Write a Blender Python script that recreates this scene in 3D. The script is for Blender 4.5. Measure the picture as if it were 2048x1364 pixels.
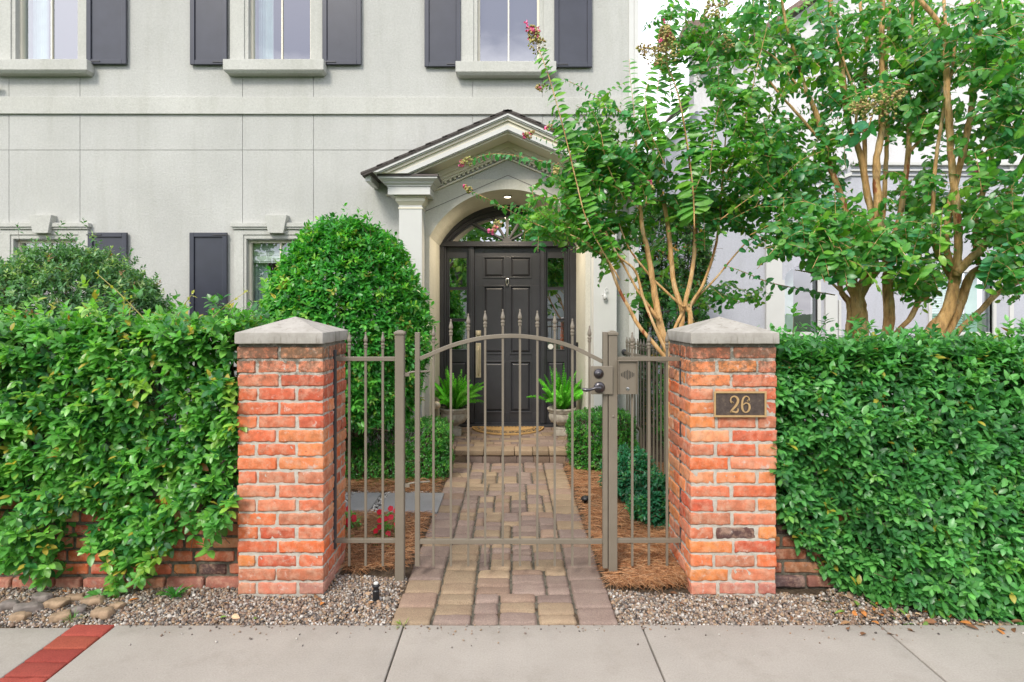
import bpy, math, random
import numpy as np
from mathutils import Vector, Matrix
R = math.radians
scene = bpy.context.scene
for o in list(bpy.data.objects): bpy.data.objects.remove(o)

# ------------------------------------------------------------------ camera
F = 1220.0; CX = 1021.0; CY = 625.0; H = 1.65        # focal length in photo pixels, vanishing point, eye height
cam_d = bpy.data.cameras.new('camera'); cam = bpy.data.objects.new('camera', cam_d)
scene.collection.objects.link(cam); scene.camera = cam
cam.location = (0, 0, H); cam.rotation_euler = (R(90), 0, 0)
cam_d.sensor_width = 36; cam_d.lens = 36 * F / 2048
cam_d.shift_x = (1024 - CX) / 2048; cam_d.shift_y = -(682 - CY) / 2048
cam_d.clip_start = 0.05; cam_d.clip_end = 2000

# ------------------------------------------------------------------ sky and sun
SUN_EL, SUN_ROT = R(42), R(203)
w = bpy.data.worlds.new('World'); scene.world = w; w.use_nodes = True
scene.cycles.use_denoising = True
nt = w.node_tree; nt.nodes.clear()
def wn(t, **k):
    n = nt.nodes.new(t)
    for a, b in k.items(): setattr(n, a, b)
    return n
sky = wn('ShaderNodeTexSky', sky_type='NISHITA', sun_disc=False, sun_elevation=SUN_EL, sun_rotation=SUN_ROT)
tc = wn('ShaderNodeTexCoord'); mp = wn('ShaderNodeMapping'); mp.inputs['Scale'].default_value = (1, 1, 2.2)
nz = wn('ShaderNodeTexNoise'); nz.inputs['Scale'].default_value = 2.3; nz.inputs['Detail'].default_value = 9; nz.inputs['Roughness'].default_value = .55
cr = wn('ShaderNodeValToRGB'); cr.color_ramp.elements[0].position = .44; cr.color_ramp.elements[0].color = (3.9, 4.0, 4.9, 1)
cr.color_ramp.elements[1].position = .56; cr.color_ramp.elements[1].color = (10.0, 9.9, 10.3, 1)
mx = wn('ShaderNodeMix', data_type='RGBA'); mx.inputs['Factor'].default_value = .78
bg = wn('ShaderNodeBackground'); bg.inputs['Strength'].default_value = .125
ou = wn('ShaderNodeOutputWorld')
L = nt.links.new
L(tc.outputs['Generated'], mp.inputs['Vector']); L(mp.outputs[0], nz.inputs['Vector']); L(nz.outputs['Fac'], cr.inputs[0])
L(sky.outputs[0], mx.inputs[6]); L(cr.outputs[0], mx.inputs[7]); L(mx.outputs[2], bg.inputs['Color']); L(bg.outputs[0], ou.inputs[0])
sd = bpy.data.lights.new('sun', 'SUN'); sd.energy = 1.45; sd.angle = R(15); sd.color = (1, .94, .84)
so = bpy.data.objects.new('sun', sd); scene.collection.objects.link(so)
# sky rotation turns clockwise from +Y: direction towards the sun
dirs = Vector((math.sin(SUN_ROT) * math.cos(SUN_EL), math.cos(SUN_ROT) * math.cos(SUN_EL), math.sin(SUN_EL)))
so.rotation_euler = dirs.to_track_quat('Z', 'Y').to_euler()
scene.view_settings.view_transform = 'Standard'; scene.view_settings.look = 'None'
scene.view_settings.exposure = 1.10; scene.view_settings.gamma = 1
scene.cycles.max_bounces = 7; scene.cycles.transparent_max_bounces = 12; scene.cycles.caustics_reflective = False
scene.cycles.caustics_refractive = False

# ------------------------------------------------------------------ helpers
def P(x, y, Y): return np.array([(x - CX) / F * Y, Y, H - (y - CY) / F * Y])
def PX(x, Y): return (x - CX) / F * Y
def PZ(y, Y): return H - (y - CY) / F * Y
def GY(y): return H * F / (y - CY)
def link(o, parent=None):
    scene.collection.objects.link(o)
    if parent is not None: o.parent = parent
    return o
def tag(o, label=None, cat=None, group=None, kind=None):
    if label: o['label'] = label
    if cat: o['category'] = cat
    if group: o['group'] = group
    if kind: o['kind'] = kind
    return o
def empty(name, loc=(0, 0, 0), label=None, cat=None, group=None):
    o = bpy.data.objects.new(name, None); o.empty_display_size = .1; o.location = tuple(float(c) for c in loc)
    link(o); tag(o, label, cat, group); return o
def mesh(name, V, faces, mat, parent=None, col=None, smooth=False):
    """V Nx3; faces: list of index lists, or list of int arrays (M x k)."""
    V = np.asarray(V, dtype=np.float32).reshape(-1, 3)
    if parent is not None:      # geometry is given in world space
        V = V - np.array(wloc(parent), dtype=np.float32)
    me = bpy.data.meshes.new(name)
    if len(faces) and isinstance(faces[0], np.ndarray) and faces[0].ndim == 2:
        loops = np.concatenate([f.reshape(-1) for f in faces]).astype(np.int32)
        tot = np.concatenate([np.full(len(f), f.shape[1], np.int32) for f in faces])
        start = np.concatenate([[0], np.cumsum(tot)[:-1]]).astype(np.int32)
        me.vertices.add(len(V)); me.vertices.foreach_set('co', V.reshape(-1))
        me.loops.add(len(loops)); me.loops.foreach_set('vertex_index', loops)
        me.polygons.add(len(tot)); me.polygons.foreach_set('loop_start', start)
        me.update(calc_edges=True)
    else:
        me.from_pydata(V.tolist(), [], [list(map(int, f)) for f in faces])
    if smooth: me.polygons.foreach_set('use_smooth', np.ones(len(me.polygons), bool))
    if col is not None:
        a = me.color_attributes.new('Col', 'FLOAT_COLOR', 'POINT')
        c = np.ones((len(V), 4), np.float32); c[:, :3] = col
        a.data.foreach_set('color', c.reshape(-1))
    for m in (mat if isinstance(mat, (list, tuple)) else [mat]): me.materials.append(m)
    me.validate(); me.update()
    o = bpy.data.objects.new(name, me); link(o, parent); return o
def wloc(o):
    v = Vector((0, 0, 0))
    while o is not None: v += o.location; o = o.parent
    return v
class MB:
    def __init__(s): s.v = []; s.f = []; s.c = []
    def add(s, V, Fc, col=None):
        b = len(s.v); V = [tuple(float(q) for q in p) for p in V]; s.v += V
        s.f += [[b + i for i in f] for f in Fc]
        s.c += [col if col is not None else (1, 1, 1)] * len(V) if (col is None or np.ndim(col) == 1) else [tuple(c) for c in col]
        return s
    def box(s, x0, x1, y0, y1, z0, z1, col=None):
        V = [(x0, y0, z0), (x1, y0, z0), (x1, y1, z0), (x0, y1, z0), (x0, y0, z1), (x1, y0, z1), (x1, y1, z1), (x0, y1, z1)]
        return s.add(V, [(0, 3, 2, 1), (4, 5, 6, 7), (0, 1, 5, 4), (1, 2, 6, 5), (2, 3, 7, 6), (3, 0, 4, 7)], col)
    def taper(s, a, b, z0, z1, col=None):   # a=(x0,x1,y0,y1) at z0, b at z1
        V = [(a[0], a[2], z0), (a[1], a[2], z0), (a[1], a[3], z0), (a[0], a[3], z0), (b[0], b[2], z1), (b[1], b[2], z1), (b[1], b[3], z1), (b[0], b[3], z1)]
        return s.add(V, [(0, 3, 2, 1), (4, 5, 6, 7), (0, 1, 5, 4), (1, 2, 6, 5), (2, 3, 7, 6), (3, 0, 4, 7)], col)
    def prism(s, pts, y0, y1, col=None):    # polygon of (x,z), extruded in y
        n = len(pts)
        V = [(p[0], y0, p[1]) for p in pts] + [(p[0], y1, p[1]) for p in pts]
        Fc = [list(range(n)), list(range(2 * n - 1, n - 1, -1))]
        for i in range(n): j = (i + 1) % n; Fc.append((i, i + n, j + n, j))
        return s.add(V, Fc, col)
    def lathe(s, prof, c, n=20, col=None, axis='z', lobes=0, lobe_amp=None):
        V = []; Fc = []
        for k, (r, h) in enumerate(prof):
            for i in range(n):
                a = 2 * math.pi * i / n; rr = r
                if lobes and lobe_amp: rr = r * (1 + lobe_amp[k] * (abs(math.sin(a * lobes / 2)) - .5))
                q = (rr * math.cos(a), rr * math.sin(a), h)
                if axis == 'y': q = (q[0], -q[2], q[1])
                if axis == 'x': q = (q[2], q[0], q[1])
                V.append((c[0] + q[0], c[1] + q[1], c[2] + q[2]))
        m = len(prof)
        for k in range(m - 1):
            for i in range(n): j = (i + 1) % n; Fc.append((k * n + i, k * n + j, (k + 1) * n + j, (k + 1) * n + i))
        Fc.append(list(range(n))[::-1]); Fc.append(list(range((m - 1) * n, m * n)))
        return s.add(V, Fc, col)
    def tube(s, pts, r, n=8, col=None):
        V, Fc = tube_geo(pts, r, n); return s.add(V, Fc, col)
    def build(s, name, mat, parent=None, smooth=False, bevel=0):
        o = mesh(name, s.v, s.f, mat, parent, np.array(s.c, np.float32), smooth)
        if bevel:
            m = o.modifiers.new('bevel', 'BEVEL'); m.width = bevel; m.segments = 2; m.limit_method = 'ANGLE'; m.angle_limit = R(40)
        return o
def spline(pts, k=5):
    pts = np.asarray(pts, float)
    if len(pts) < 3: return np.array([pts[0] + (pts[-1] - pts[0]) * t for t in np.linspace(0, 1, k + 1)])
    p = np.vstack([2 * pts[0] - pts[1], pts, 2 * pts[-1] - pts[-2]]); out = []
    for i in range(1, len(p) - 2):
        for t in np.arange(k) / k:
            a, b, c, d = p[i - 1], p[i], p[i + 1], p[i + 2]
            out.append(.5 * (2 * b + (c - a) * t + (2 * a - 5 * b + 4 * c - d) * t * t + (3 * b - a - 3 * c + d) * t ** 3))
    out.append(pts[-1]); return np.array(out)
def tube_geo(pts, r, n=8):
    pts = np.asarray(pts, float); m = len(pts)
    r = np.full(m, r) if np.ndim(r) == 0 else np.interp(np.linspace(0, 1, m), np.linspace(0, 1, len(r)), r)
    T = np.gradient(pts, axis=0); T /= np.linalg.norm(T, axis=1)[:, None] + 1e-9
    up = np.array([0, 0, 1.]) if abs(T[0][2]) < .9 else np.array([1., 0, 0])
    V = []; u = np.cross(T[0], up); u /= np.linalg.norm(u)
    for i in range(m):
        u = u - T[i] * np.dot(u, T[i]); u /= np.linalg.norm(u) + 1e-9; v = np.cross(T[i], u)
        for k in range(n):
            a = 2 * math.pi * k / n; V.append(pts[i] + r[i] * (math.cos(a) * u + math.sin(a) * v))
    Fc = []
    for i in range(m - 1):
        for k in range(n): j = (k + 1) % n; Fc.append((i * n + k, i * n + j, (i + 1) * n + j, (i + 1) * n + k))
    Fc.append(list(range(n))[::-1]); Fc.append(list(range((m - 1) * n, m * n)))
    return V, Fc
def norm(a): return a / (np.linalg.norm(a, axis=-1, keepdims=True) + 1e-9)
def _h(i, j, k):
    n = (i * 73856093) ^ (j * 19349663) ^ (k * 83492791); n = (n ^ (n >> 13)) * 1274126177 & 0x7fffffff
    return ((n ^ (n >> 16)) & 0xffff) / 32767.5 - 1
def vnoise(p):
    p = np.asarray(p, float); i = np.floor(p).astype(np.int64); f = p - i; f = f * f * (3 - 2 * f); out = 0
    for a in (0, 1):
        for b in (0, 1):
            for c in (0, 1):
                wgt = (f[..., 0] if a else 1 - f[..., 0]) * (f[..., 1] if b else 1 - f[..., 1]) * (f[..., 2] if c else 1 - f[..., 2])
                out = out + wgt * _h(i[..., 0] + a, i[..., 1] + b, i[..., 2] + c)
    return out
def rbox(x0, x1, y0, y1, z0, z1, cell=.025, r=.008, amp=.002, seed=0, freq=30, chip=0):
    """rounded, roughened block; returns verts, quads"""
    c = np.array([(x0 + x1) / 2, (y0 + y1) / 2, (z0 + z1) / 2]); h = np.array([x1 - x0, y1 - y0, z1 - z0]) / 2
    ax = []
    for a in range(3):
        n = max(1, int(round(2 * (h[a] - r) / cell)))
        ax.append(np.concatenate([[-h[a], -h[a] + r * .35], np.linspace(-h[a] + r, h[a] - r, n + 1), [h[a] - r * .35, h[a]]]))
    V = []; Q = []; b = 0
    for a in range(3):
        u, v = (a + 1) % 3, (a + 2) % 3
        for s in (0, -1):
            U, W = np.meshgrid(ax[u], ax[v], indexing='ij'); g = np.zeros(U.shape + (3,)); g[..., u] = U; g[..., v] = W; g[..., a] = ax[a][s]
            nu, nv = U.shape; idx = np.arange(nu * nv).reshape(nu, nv) + b
            q = np.stack([idx[:-1, :-1], idx[1:, :-1], idx[1:, 1:], idx[:-1, 1:]], -1).reshape(-1, 4)
            if s == 0: q = q[:, ::-1]
            V.append(g.reshape(-1, 3)); Q.append(q); b += nu * nv
    V = np.vstack(V); Q = np.vstack(Q)
    key = np.round(V * 1e5).astype(np.int64); _, first, inv = np.unique(key, axis=0, return_index=True, return_inverse=True)
    V = V[first]; Q = inv.reshape(-1)[Q]
    inner = np.clip(V, -(h - r), h - r); d = V - inner; n = norm(d); V = inner + n * r * np.minimum(1, np.linalg.norm(d, axis=1, keepdims=True) / r)
    W = V + c
    off = seed * 7.31
    dd = amp * (vnoise(W * freq + off) + .6 * vnoise(W * freq * 2.7 + off + 9))
    if chip:
        e = (np.abs(d) > r * .9).sum(1) >= 2
        dd = dd - chip * e * np.clip(vnoise(W * 22 + off + 31) - .05, 0, 1)
    return W + n * dd[:, None], Q
class RB:       # collects rbox blocks
    def __init__(s): s.V = []; s.Q = []; s.C = []; s.n = 0
    def add(s, VQ, col):
        V, Q = VQ; s.V.append(V); s.Q.append(Q + s.n); s.C.append(np.tile(col, (len(V), 1))); s.n += len(V)
    def build(s, name, mat, parent=None): return mesh(name, np.vstack(s.V), [np.vstack(s.Q)], mat, parent, np.vstack(s.C), True)

# ------------------------------------------------------------------ materials
def srgb(r, g, b):
    f = lambda c: (c / 255 / 12.92) if c / 255 <= .04045 else ((c / 255 + .055) / 1.055) ** 2.4
    return (f(r), f(g), f(b))
class Mat:
    def __init__(s, name, rough=.6, spec=.5, metal=0, base=(.5, .5, .5)):
        s.m = bpy.data.materials.new(name); s.m.use_nodes = True; s.t = s.m.node_tree; s.b = s.t.nodes['Principled BSDF']
        s.b.inputs['Roughness'].default_value = rough; s.b.inputs['Metallic'].default_value = metal
        s.b.inputs['Specular IOR Level'].default_value = spec; s.b.inputs['Base Color'].default_value = (*base, 1)
        s.co = s.n('ShaderNodeTexCoord').outputs['Object']; s.geo = None
    def n(s, t, **k):
        x = s.t.nodes.new(t)
        for a, b in k.items(): setattr(x, a, b)
        return x
    def l(s, a, b): s.t.links.new(a, b)
    def noise(s, scale, detail=4, rough=.55, stretch=None):
        v = s.co
        if stretch:
            m = s.n('ShaderNodeMapping'); m.inputs['Scale'].default_value = stretch; s.l(s.co, m.inputs[0]); v = m.outputs[0]
        x = s.n('ShaderNodeTexNoise'); x.inputs['Scale'].default_value = scale; x.inputs['Detail'].default_value = detail; x.inputs['Roughness'].default_value = rough
        s.l(v, x.inputs['Vector']); return x.outputs['Fac']
    def ramp(s, f, stops):
        x = s.n('ShaderNodeValToRGB'); e = x.color_ramp.elements
        while len(e) < len(stops): e.new(.5)
        for k, (p, c) in enumerate(stops):
            e[k].position = p; e[k].color = (*c, 1) if len(c) == 3 else c
        s.l(f, x.inputs[0]); return x.outputs[0]
    def mix(s, a, b, f, mode='MIX'):
        x = s.n('ShaderNodeMix', data_type='RGBA', blend_type=mode)
        for v, k in ((f, 'Factor'), (a, 6), (b, 7)):
            i = x.inputs[k] if k != 'Factor' else x.inputs[0]
            if isinstance(v, (int, float)): i.default_value = v
            elif isinstance(v, tuple): i.default_value = (*v, 1)
            else: s.l(v, i)
        return x.outputs[2]
    def attr(s): return s.n('ShaderNodeAttribute', attribute_name='Col').outputs['Color']
    def col(s, c):
        if isinstance(c, tuple): s.b.inputs['Base Color'].default_value = (*c, 1)
        else: s.l(c, s.b.inputs['Base Color'])
    def bump(s, h, strength=.3, dist=.005):
        x = s.n('ShaderNodeBump'); x.inputs['Strength'].default_value = strength; x.inputs['Distance'].default_value = dist
        s.l(h, x.inputs['Height']); s.l(x.outputs[0], s.b.inputs['Normal'])
def g3(v): return (v, v, v)
def simple(name, c, rough=.6, var=.12, scale=6, bump=0, bscale=200, bdist=.002, metal=0, spec=.5):
    m = Mat(name, rough, spec, metal)
    m.col(m.mix(c, m.ramp(m.noise(scale, 6), [(.3, g3(1 - var)), (.7, g3(1 + var))]), 1.0, 'MULTIPLY'))
    if bump: m.bump(m.noise(bscale, 3), bump, bdist)
    return m.m
def stucco(name, c, bd=.004):
    m = Mat(name, .9, .2)
    a = m.ramp(m.noise(1.1, 8, .6), [(.3, g3(.90)), (.7, g3(1.05))]); b = m.ramp(m.noise(.9, 6, .6, (2, 2, .7)), [(.3, (.975, .975, .96)), (.7, g3(1.01))])
    k = m.ramp(m.noise(160, 4, .7), [(.3, g3(.87)), (.7, g3(1.08))])
    c = m.mix(m.mix(m.mix(c, a, 1.0, 'MULTIPLY'), b, 1.0, 'MULTIPLY'), k, 1.0, 'MULTIPLY')
    c = m.mix(c, m.ramp(m.noise(42, 4, .75), [(.35, g3(.92)), (.65, g3(1.05))]), 1.0, 'MULTIPLY')
    m.col(m.mix(c, m.ramp(m.noise(3.2, 7, .7, (1.6, 1.6, .22)), [(.50, g3(1)), (.72, (.91, .91, .89))]), 1.0, 'MULTIPLY'))
    m.bump(m.noise(48, 6, .75), .9, bd * 1.6); return m.m
M = {}
M['stucco'] = stucco('stucco', (.495, .496, .468))
M['stucco_trim'] = stucco('stucco_trim', (.52, .52, .48), .003)
M['entrance_stucco_lit'] = stucco('entrance_stucco_lit', (.60, .58, .50), .003)  # house stucco made creamier: warm brightness of the entry put into its colour
M['neighbour_stucco_shaded'] = stucco('neighbour_stucco_shaded', (.50, .51, .56), .003)  # white stucco with the lower wall's shade put in as bluish grey
M['neighbour_white'] = stucco('neighbour_white', (.72, .71, .71), .003)  # whiter copy, with the upper wall's brightness in its colour
M['white_paint'] = simple('white_paint', (.58, .58, .55), .45, .04, 3, .1, 40)
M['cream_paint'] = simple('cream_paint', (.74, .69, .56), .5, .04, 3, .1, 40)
M['shutter'] = simple('shutter_paint', (.040, .043, .058), .30, .12, 5, .08, 60)  # bluish cast of the reflected sky put into the paint colour
M['door_paint'] = simple('door_paint', (.033, .034, .040), .36, .15, 4, .12, 25, .003)
M['dark_room'] = simple('dark_room', (.035, .035, .035), .9)
M['curtain'] = simple('curtain_cloth', (.62, .72, .70), .85, .08, 8)
M['shade'] = simple('shade_cloth', (.55, .62, .56), .85, .08, 20)
M['blind'] = simple('blind_paint', (.40, .66, .56), .5, .05, 8)
M['nickel'] = simple('nickel', (.55, .54, .52), .25, .05, 10, metal=1)
M['cream_metal'] = simple('aged_brass_plate', (.50, .43, .30), .4, .12, 12, metal=.4)
M['bronze_metal'] = simple('lever_metal', (.10, .095, .10), .28, .1, 10, metal=.8)
M['black'] = simple('black_plastic', (.012, .012, .013), .4)
M['black_iron'] = simple('black_iron', (.045, .045, .05), .45, .2, 10, .2, 120)
M['wood_bark'] = simple('shrub_bark', (.16, .11, .07), .9, .35, 18, .6, 60, .01)
def m_gate():
    m = Mat('taupe_metal', .42, .5, .0)
    m.col(m.ramp(m.noise(5, 6), [(.3, (.165, .140, .105)), (.7, (.20, .170, .13))])); m.bump(m.noise(300, 3), .15, .001); return m.m
M['gate'] = m_gate()
def m_roof():
    m = Mat('roof_shingle', .9, .2)
    m.col(m.ramp(m.noise(40, 6, .7), [(.3, (.05, .043, .04)), (.7, (.13, .115, .105))])); m.bump(m.noise(150, 3), .6, .006); return m.m
M['roof'] = m_roof()
M['drip'] = simple('brown_metal', (.085, .068, .060), .45)
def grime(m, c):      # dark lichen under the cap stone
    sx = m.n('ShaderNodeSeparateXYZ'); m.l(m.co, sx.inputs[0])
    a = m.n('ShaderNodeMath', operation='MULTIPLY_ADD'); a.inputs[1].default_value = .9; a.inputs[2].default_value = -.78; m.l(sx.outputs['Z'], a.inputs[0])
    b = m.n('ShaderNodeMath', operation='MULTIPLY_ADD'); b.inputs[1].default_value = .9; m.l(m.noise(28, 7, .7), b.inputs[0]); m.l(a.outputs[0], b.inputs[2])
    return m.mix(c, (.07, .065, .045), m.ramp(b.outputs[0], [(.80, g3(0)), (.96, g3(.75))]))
def m_brick(name, mort=(.58, .50, .43), st=.58, top=True):
    m = Mat(name, .88, .25); c = m.attr()
    v = m.ramp(m.noise(24, 8, .7), [(.25, g3(.62)), (.5, g3(1.0)), (.75, g3(1.28))])
    c = m.mix(c, v, 1.0, 'MULTIPLY')
    hue = m.ramp(m.noise(9, 5, .6), [(.35, (1.06, .95, .88)), (.65, (.94, 1.12, 1.18))]); c = m.mix(c, hue, .8, 'MULTIPLY')
    sm = m.ramp(m.noise(17, 7, .7), [(.46, g3(0)), (.63, g3(.40))]); c = m.mix(c, (.66, .43, .30), sm)
    f = m.ramp(m.noise(13, 9, .72), [(st, g3(0)), (st + .09, g3(.75))]); c = m.mix(c, mort, f)
    d = m.ramp(m.noise(31, 8, .75), [(.30, g3(.6)), (.36, g3(0))]); c = m.mix(c, (.06, .045, .035), d)
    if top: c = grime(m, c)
    m.col(c); m.bump(m.noise(170, 6, .75), .7, .004); return m.m
M['brick'] = m_brick('old_brick'); M['brick_dirty'] = m_brick('stained_brick', (.30, .24, .22), .58, False)
def m_mortar(name, a, b):
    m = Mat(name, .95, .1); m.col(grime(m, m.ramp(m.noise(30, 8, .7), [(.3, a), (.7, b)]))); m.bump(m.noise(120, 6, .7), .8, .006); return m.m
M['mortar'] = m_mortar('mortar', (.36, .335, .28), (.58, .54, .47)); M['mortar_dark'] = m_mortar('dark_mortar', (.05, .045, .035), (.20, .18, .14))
def m_cap():
    m = Mat('cast_stone', .9, .2)
    a = m.ramp(m.noise(9, 8, .65), [(.3, (.30, .28, .245)), (.7, (.43, .405, .365))])
    st = m.ramp(m.noise(22, 6, .7, (1, 1, .18)), [(.54, g3(0)), (.70, g3(.7))]); c = m.mix(a, (.15, .135, .105), st)
    m.col(c); m.bump(m.noise(140, 5, .7), .5, .003); return m.m
M['cap'] = m_cap()
def m_conc(name, a, b, speck=True):
    m = Mat(name, .85, .25)
    c = m.ramp(m.noise(1.6, 9, .62), [(.3, a), (.7, b)]); k = m.ramp(m.noise(120, 4, .7), [(.3, g3(.86)), (.7, g3(1.10))]); c = m.mix(c, k, 1.0, 'MULTIPLY')
    v = m.n('ShaderNodeTexVoronoi', feature='F1'); v.inputs['Scale'].default_value = 26; m.l(m.co, v.inputs['Vector'])
    s = m.ramp(v.outputs['Distance'], [(.03, g3(.5)), (.075, g3(0))]); c = m.mix(c, (.10, .09, .075), s)
    bl = m.ramp(m.noise(5, 7, .7), [(.52, g3(0)), (.72, g3(.32))]); c = m.mix(c, (.20, .175, .14), bl)
    m.col(c); m.bump(m.noise(210, 5, .7), .45, .002); return m.m
M['concrete'] = m_conc('concrete', (.305, .276, .238), (.372, .340, .297)); M['slab'] = m_conc('grey_slab', (.22, .215, .21), (.29, .285, .28))
def m_paver():
    m = Mat('paver_concrete', .9, .25); c = m.attr()
    k = m.ramp(m.noise(150, 5, .75), [(.28, g3(.6)), (.5, g3(1)), (.72, g3(1.35))]); c = m.mix(c, k, 1.0, 'MULTIPLY')
    k = m.ramp(m.noise(7, 6, .6), [(.3, (.90, .86, .86)), (.7, (1.08, 1.1, 1.08))]); c = m.mix(c, k, 1.0, 'MULTIPLY')
    m.col(c); m.bump(m.noise(190, 5, .75), .7, .004); return m.m
M['paver'] = m_paver()
def m_attr(name, rough, var=.2, scale=60, bump=0, spec=.4):
    m = Mat(name, rough, spec); k = m.ramp(m.noise(scale, 4, .6), [(.3, g3(1 - var)), (.7, g3(1 + var))]); m.col(m.mix(m.attr(), k, 1.0, 'MULTIPLY'))
    if bump: m.bump(m.noise(scale * 2, 4), bump, .002)
    return m.m
M['pebble'] = m_attr('pebbles', .6, .25, 90); M['needle'] = m_attr('pine_needles', .6, .2, 30); M['rock'] = m_attr('sandstone', .85, .3, 25, .6)
M['petal'] = m_attr('petals', .5, .1, 60); M['pod'] = m_attr('seed_pods', .6, .2, 60); M['fallen'] = m_attr('dry_leaves', .7, .2, 60)
def m_soil():
    m = Mat('soil', .95, .1); m.col(m.ramp(m.noise(22, 9, .75), [(.3, (.045, .032, .022)), (.55, (.13, .095, .065)), (.75, (.22, .17, .12))])); m.bump(m.noise(60, 8, .75), .9, .02); return m.m
M['soil'] = m_soil()
def m_leaf(name, trans=.40, rough=.34, spec=.6):
    m = Mat(name, rough, spec); c = m.attr(); k = m.ramp(m.noise(35, 3, .6), [(.3, g3(.82)), (.7, g3(1.18))]); c = m.mix(c, k, 1.0, 'MULTIPLY'); m.col(c)
    tr = m.n('ShaderNodeBsdfTranslucent'); m.l(m.mix(c, (1.25, 1.35, .55), 1.0, 'MULTIPLY'), tr.inputs['Color'])
    ms = m.n('ShaderNodeMixShader'); ms.inputs[0].default_value = trans; m.l(m.b.outputs[0], ms.inputs[1]); m.l(tr.outputs[0], ms.inputs[2])
    m.l(ms.outputs[0], m.t.nodes['Material Output'].inputs['Surface']); return m.m
M['leaf'] = m_leaf('glossy_leaf'); M['leaf_matte'] = m_leaf('matte_leaf', .3, .5, .35)
def m_glass(name, fac, tint=(.9, .95, .93)):
    m = Mat(name); t = m.t; t.nodes.remove(m.b)
    tr = m.n('ShaderNodeBsdfTransparent'); tr.inputs[0].default_value = (*tint, 1); gl = m.n('ShaderNodeBsdfGlossy'); gl.inputs['Roughness'].default_value = 0.01
    gl.inputs['Color'].default_value = (.95, .95, 1, 1)
    bp = m.n('ShaderNodeBump'); bp.inputs['Strength'].default_value = .03; bp.inputs['Distance'].default_value = .01; m.l(m.noise(3, 2), bp.inputs['Height']); m.l(bp.outputs[0], gl.inputs['Normal'])
    ms = m.n('ShaderNodeMixShader'); ms.inputs[0].default_value = fac; m.l(tr.outputs[0], ms.inputs[1]); m.l(gl.outputs[0], ms.inputs[2])
    m.l(ms.outputs[0], t.nodes['Material Output'].inputs['Surface']); return m.m
M['glass'] = m_glass('window_glass', .28); M['glass_low'] = m_glass('low_window_glass', .20); M['glass_door'] = m_glass('door_glass', .52)
def m_bark():
    m = Mat('peeling_bark', .6, .35)
    a = m.ramp(m.noise(16, 7, .65, (1, 1, .3)), [(.3, (.30, .16, .06)), (.5, (.57, .34, .135)), (.72, (.70, .53, .31))])
    p = m.ramp(m.noise(7, 5, .6, (1, 1, .35)), [(.60, g3(0)), (.63, g3(.95))]); c = m.mix(a, (.30, .085, .028), p)
    g = m.ramp(m.noise(5, 5, .6, (1, 1, .4)), [(.30, g3(.6)), (.40, g3(0))]); c = m.mix(c, (.46, .42, .34), g)
    s = m.ramp(m.noise(60, 3, .6), [(.68, g3(0)), (.73, g3(.6))]); c = m.mix(c, (.62, .58, .46), s)
    k = m.ramp(m.noise(34, 8, .75, (1, 1, .22)), [(.34, g3(.45)), (.48, g3(1)), (.66, g3(1.25))]); c = m.mix(c, k, 1.0, 'MULTIPLY')
    m.col(c); m.bump(m.noise(30, 8, .75, (1, 1, .3)), .9, .012); return m.m
M['bark'] = m_bark()
M['grass'] = simple('lawn', (.045, .10, .025), .9, .4, 30, .8, 120, .02)
M['asphalt'] = simple('asphalt', (.05, .05, .052), .9, .2, 20, .5, 200)
# ------------------------------------------------------------------ ground, pavement, street
rng = np.random.default_rng(5)
def ground():
    mb = MB(); n = 60                        # one sheet, from underfoot to the horizon
    e = 700.0; mb.add([(-e, -e, -.06), (e, -e, -.06), (e, e, -.06), (-e, e, -.06)], [(0, 1, 2, 3)])
    tag(mb.build('ground', M['grass']), kind='structure')
    X, Y = np.meshgrid(np.linspace(-7, 9, 200), np.linspace(3.2, 10.6, 110), indexing='ij')
    Z = -.022 + .012 * vnoise(np.stack([X * 3, Y * 3, X * 0], -1)) + .008 * vnoise(np.stack([X * 9, Y * 9, X * 0], -1))
    Z = np.where((X > .59) & (X < 1.6) & (Y > 3.6), Z + .02, Z)
    idx = np.arange(200 * 110).reshape(200, 110)
    q = np.stack([idx[:-1, :-1], idx[1:, :-1], idx[1:, 1:], idx[:-1, 1:]], -1).reshape(-1, 4)
    tag(mesh('garden_soil', np.stack([X, Y, Z], -1).reshape(-1, 3), [q], M['soil'], smooth=True), kind='structure')
ground()
def pavement():
    mb = MB()
    seams = [-2.085, -.563, .692, 1.95, 3.21, 4.5, 6, 8]
    rb = RB()
    for a, b in zip(seams[:-1], seams[1:]):
        rb.add(rbox(a + .004, b - .004, 1.6, 3.222, -.1, 0, .12, .007, .0016, 1, 3), (1, 1, 1))
    rb.add(rbox(-5, -2.305, 1.6, 3.20, -.1, -.002, .12, .007, .002, 2, 3), (1, 1, 1))
    o = rb.build('sidewalk', M['concrete']); tag(o, kind='structure')
    rb = RB(); y = 3.228
    pal = [srgb(170, 80, 68), srgb(180, 92, 72), srgb(164, 74, 64), srgb(176, 84, 72)]
    for k in range(14):
        y1 = y - .116; c = np.array(pal[k % 4]) * .74
        rb.add(rbox(-2.303, -2.087, y1 + .005, y - .003, -.08, .002 + rng.uniform(-.002, .002), .03, .008, .0025, k, 25, .008), c * rng.uniform(.8, 1.15)); y = y1
    o = rb.build('brick_edging', M['paver']); tag(o, kind='structure')
    mb = MB(); mb.box(-60, 60, -9, -.4, -.12, -.05); tag(mb.build('street', M['asphalt']), kind='structure')
pavement()
TAN = srgb(151, 131, 106); MAU = srgb(132, 115, 108); BRN = srgb(146, 122, 106); GRY = srgb(126, 110, 106)
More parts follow.
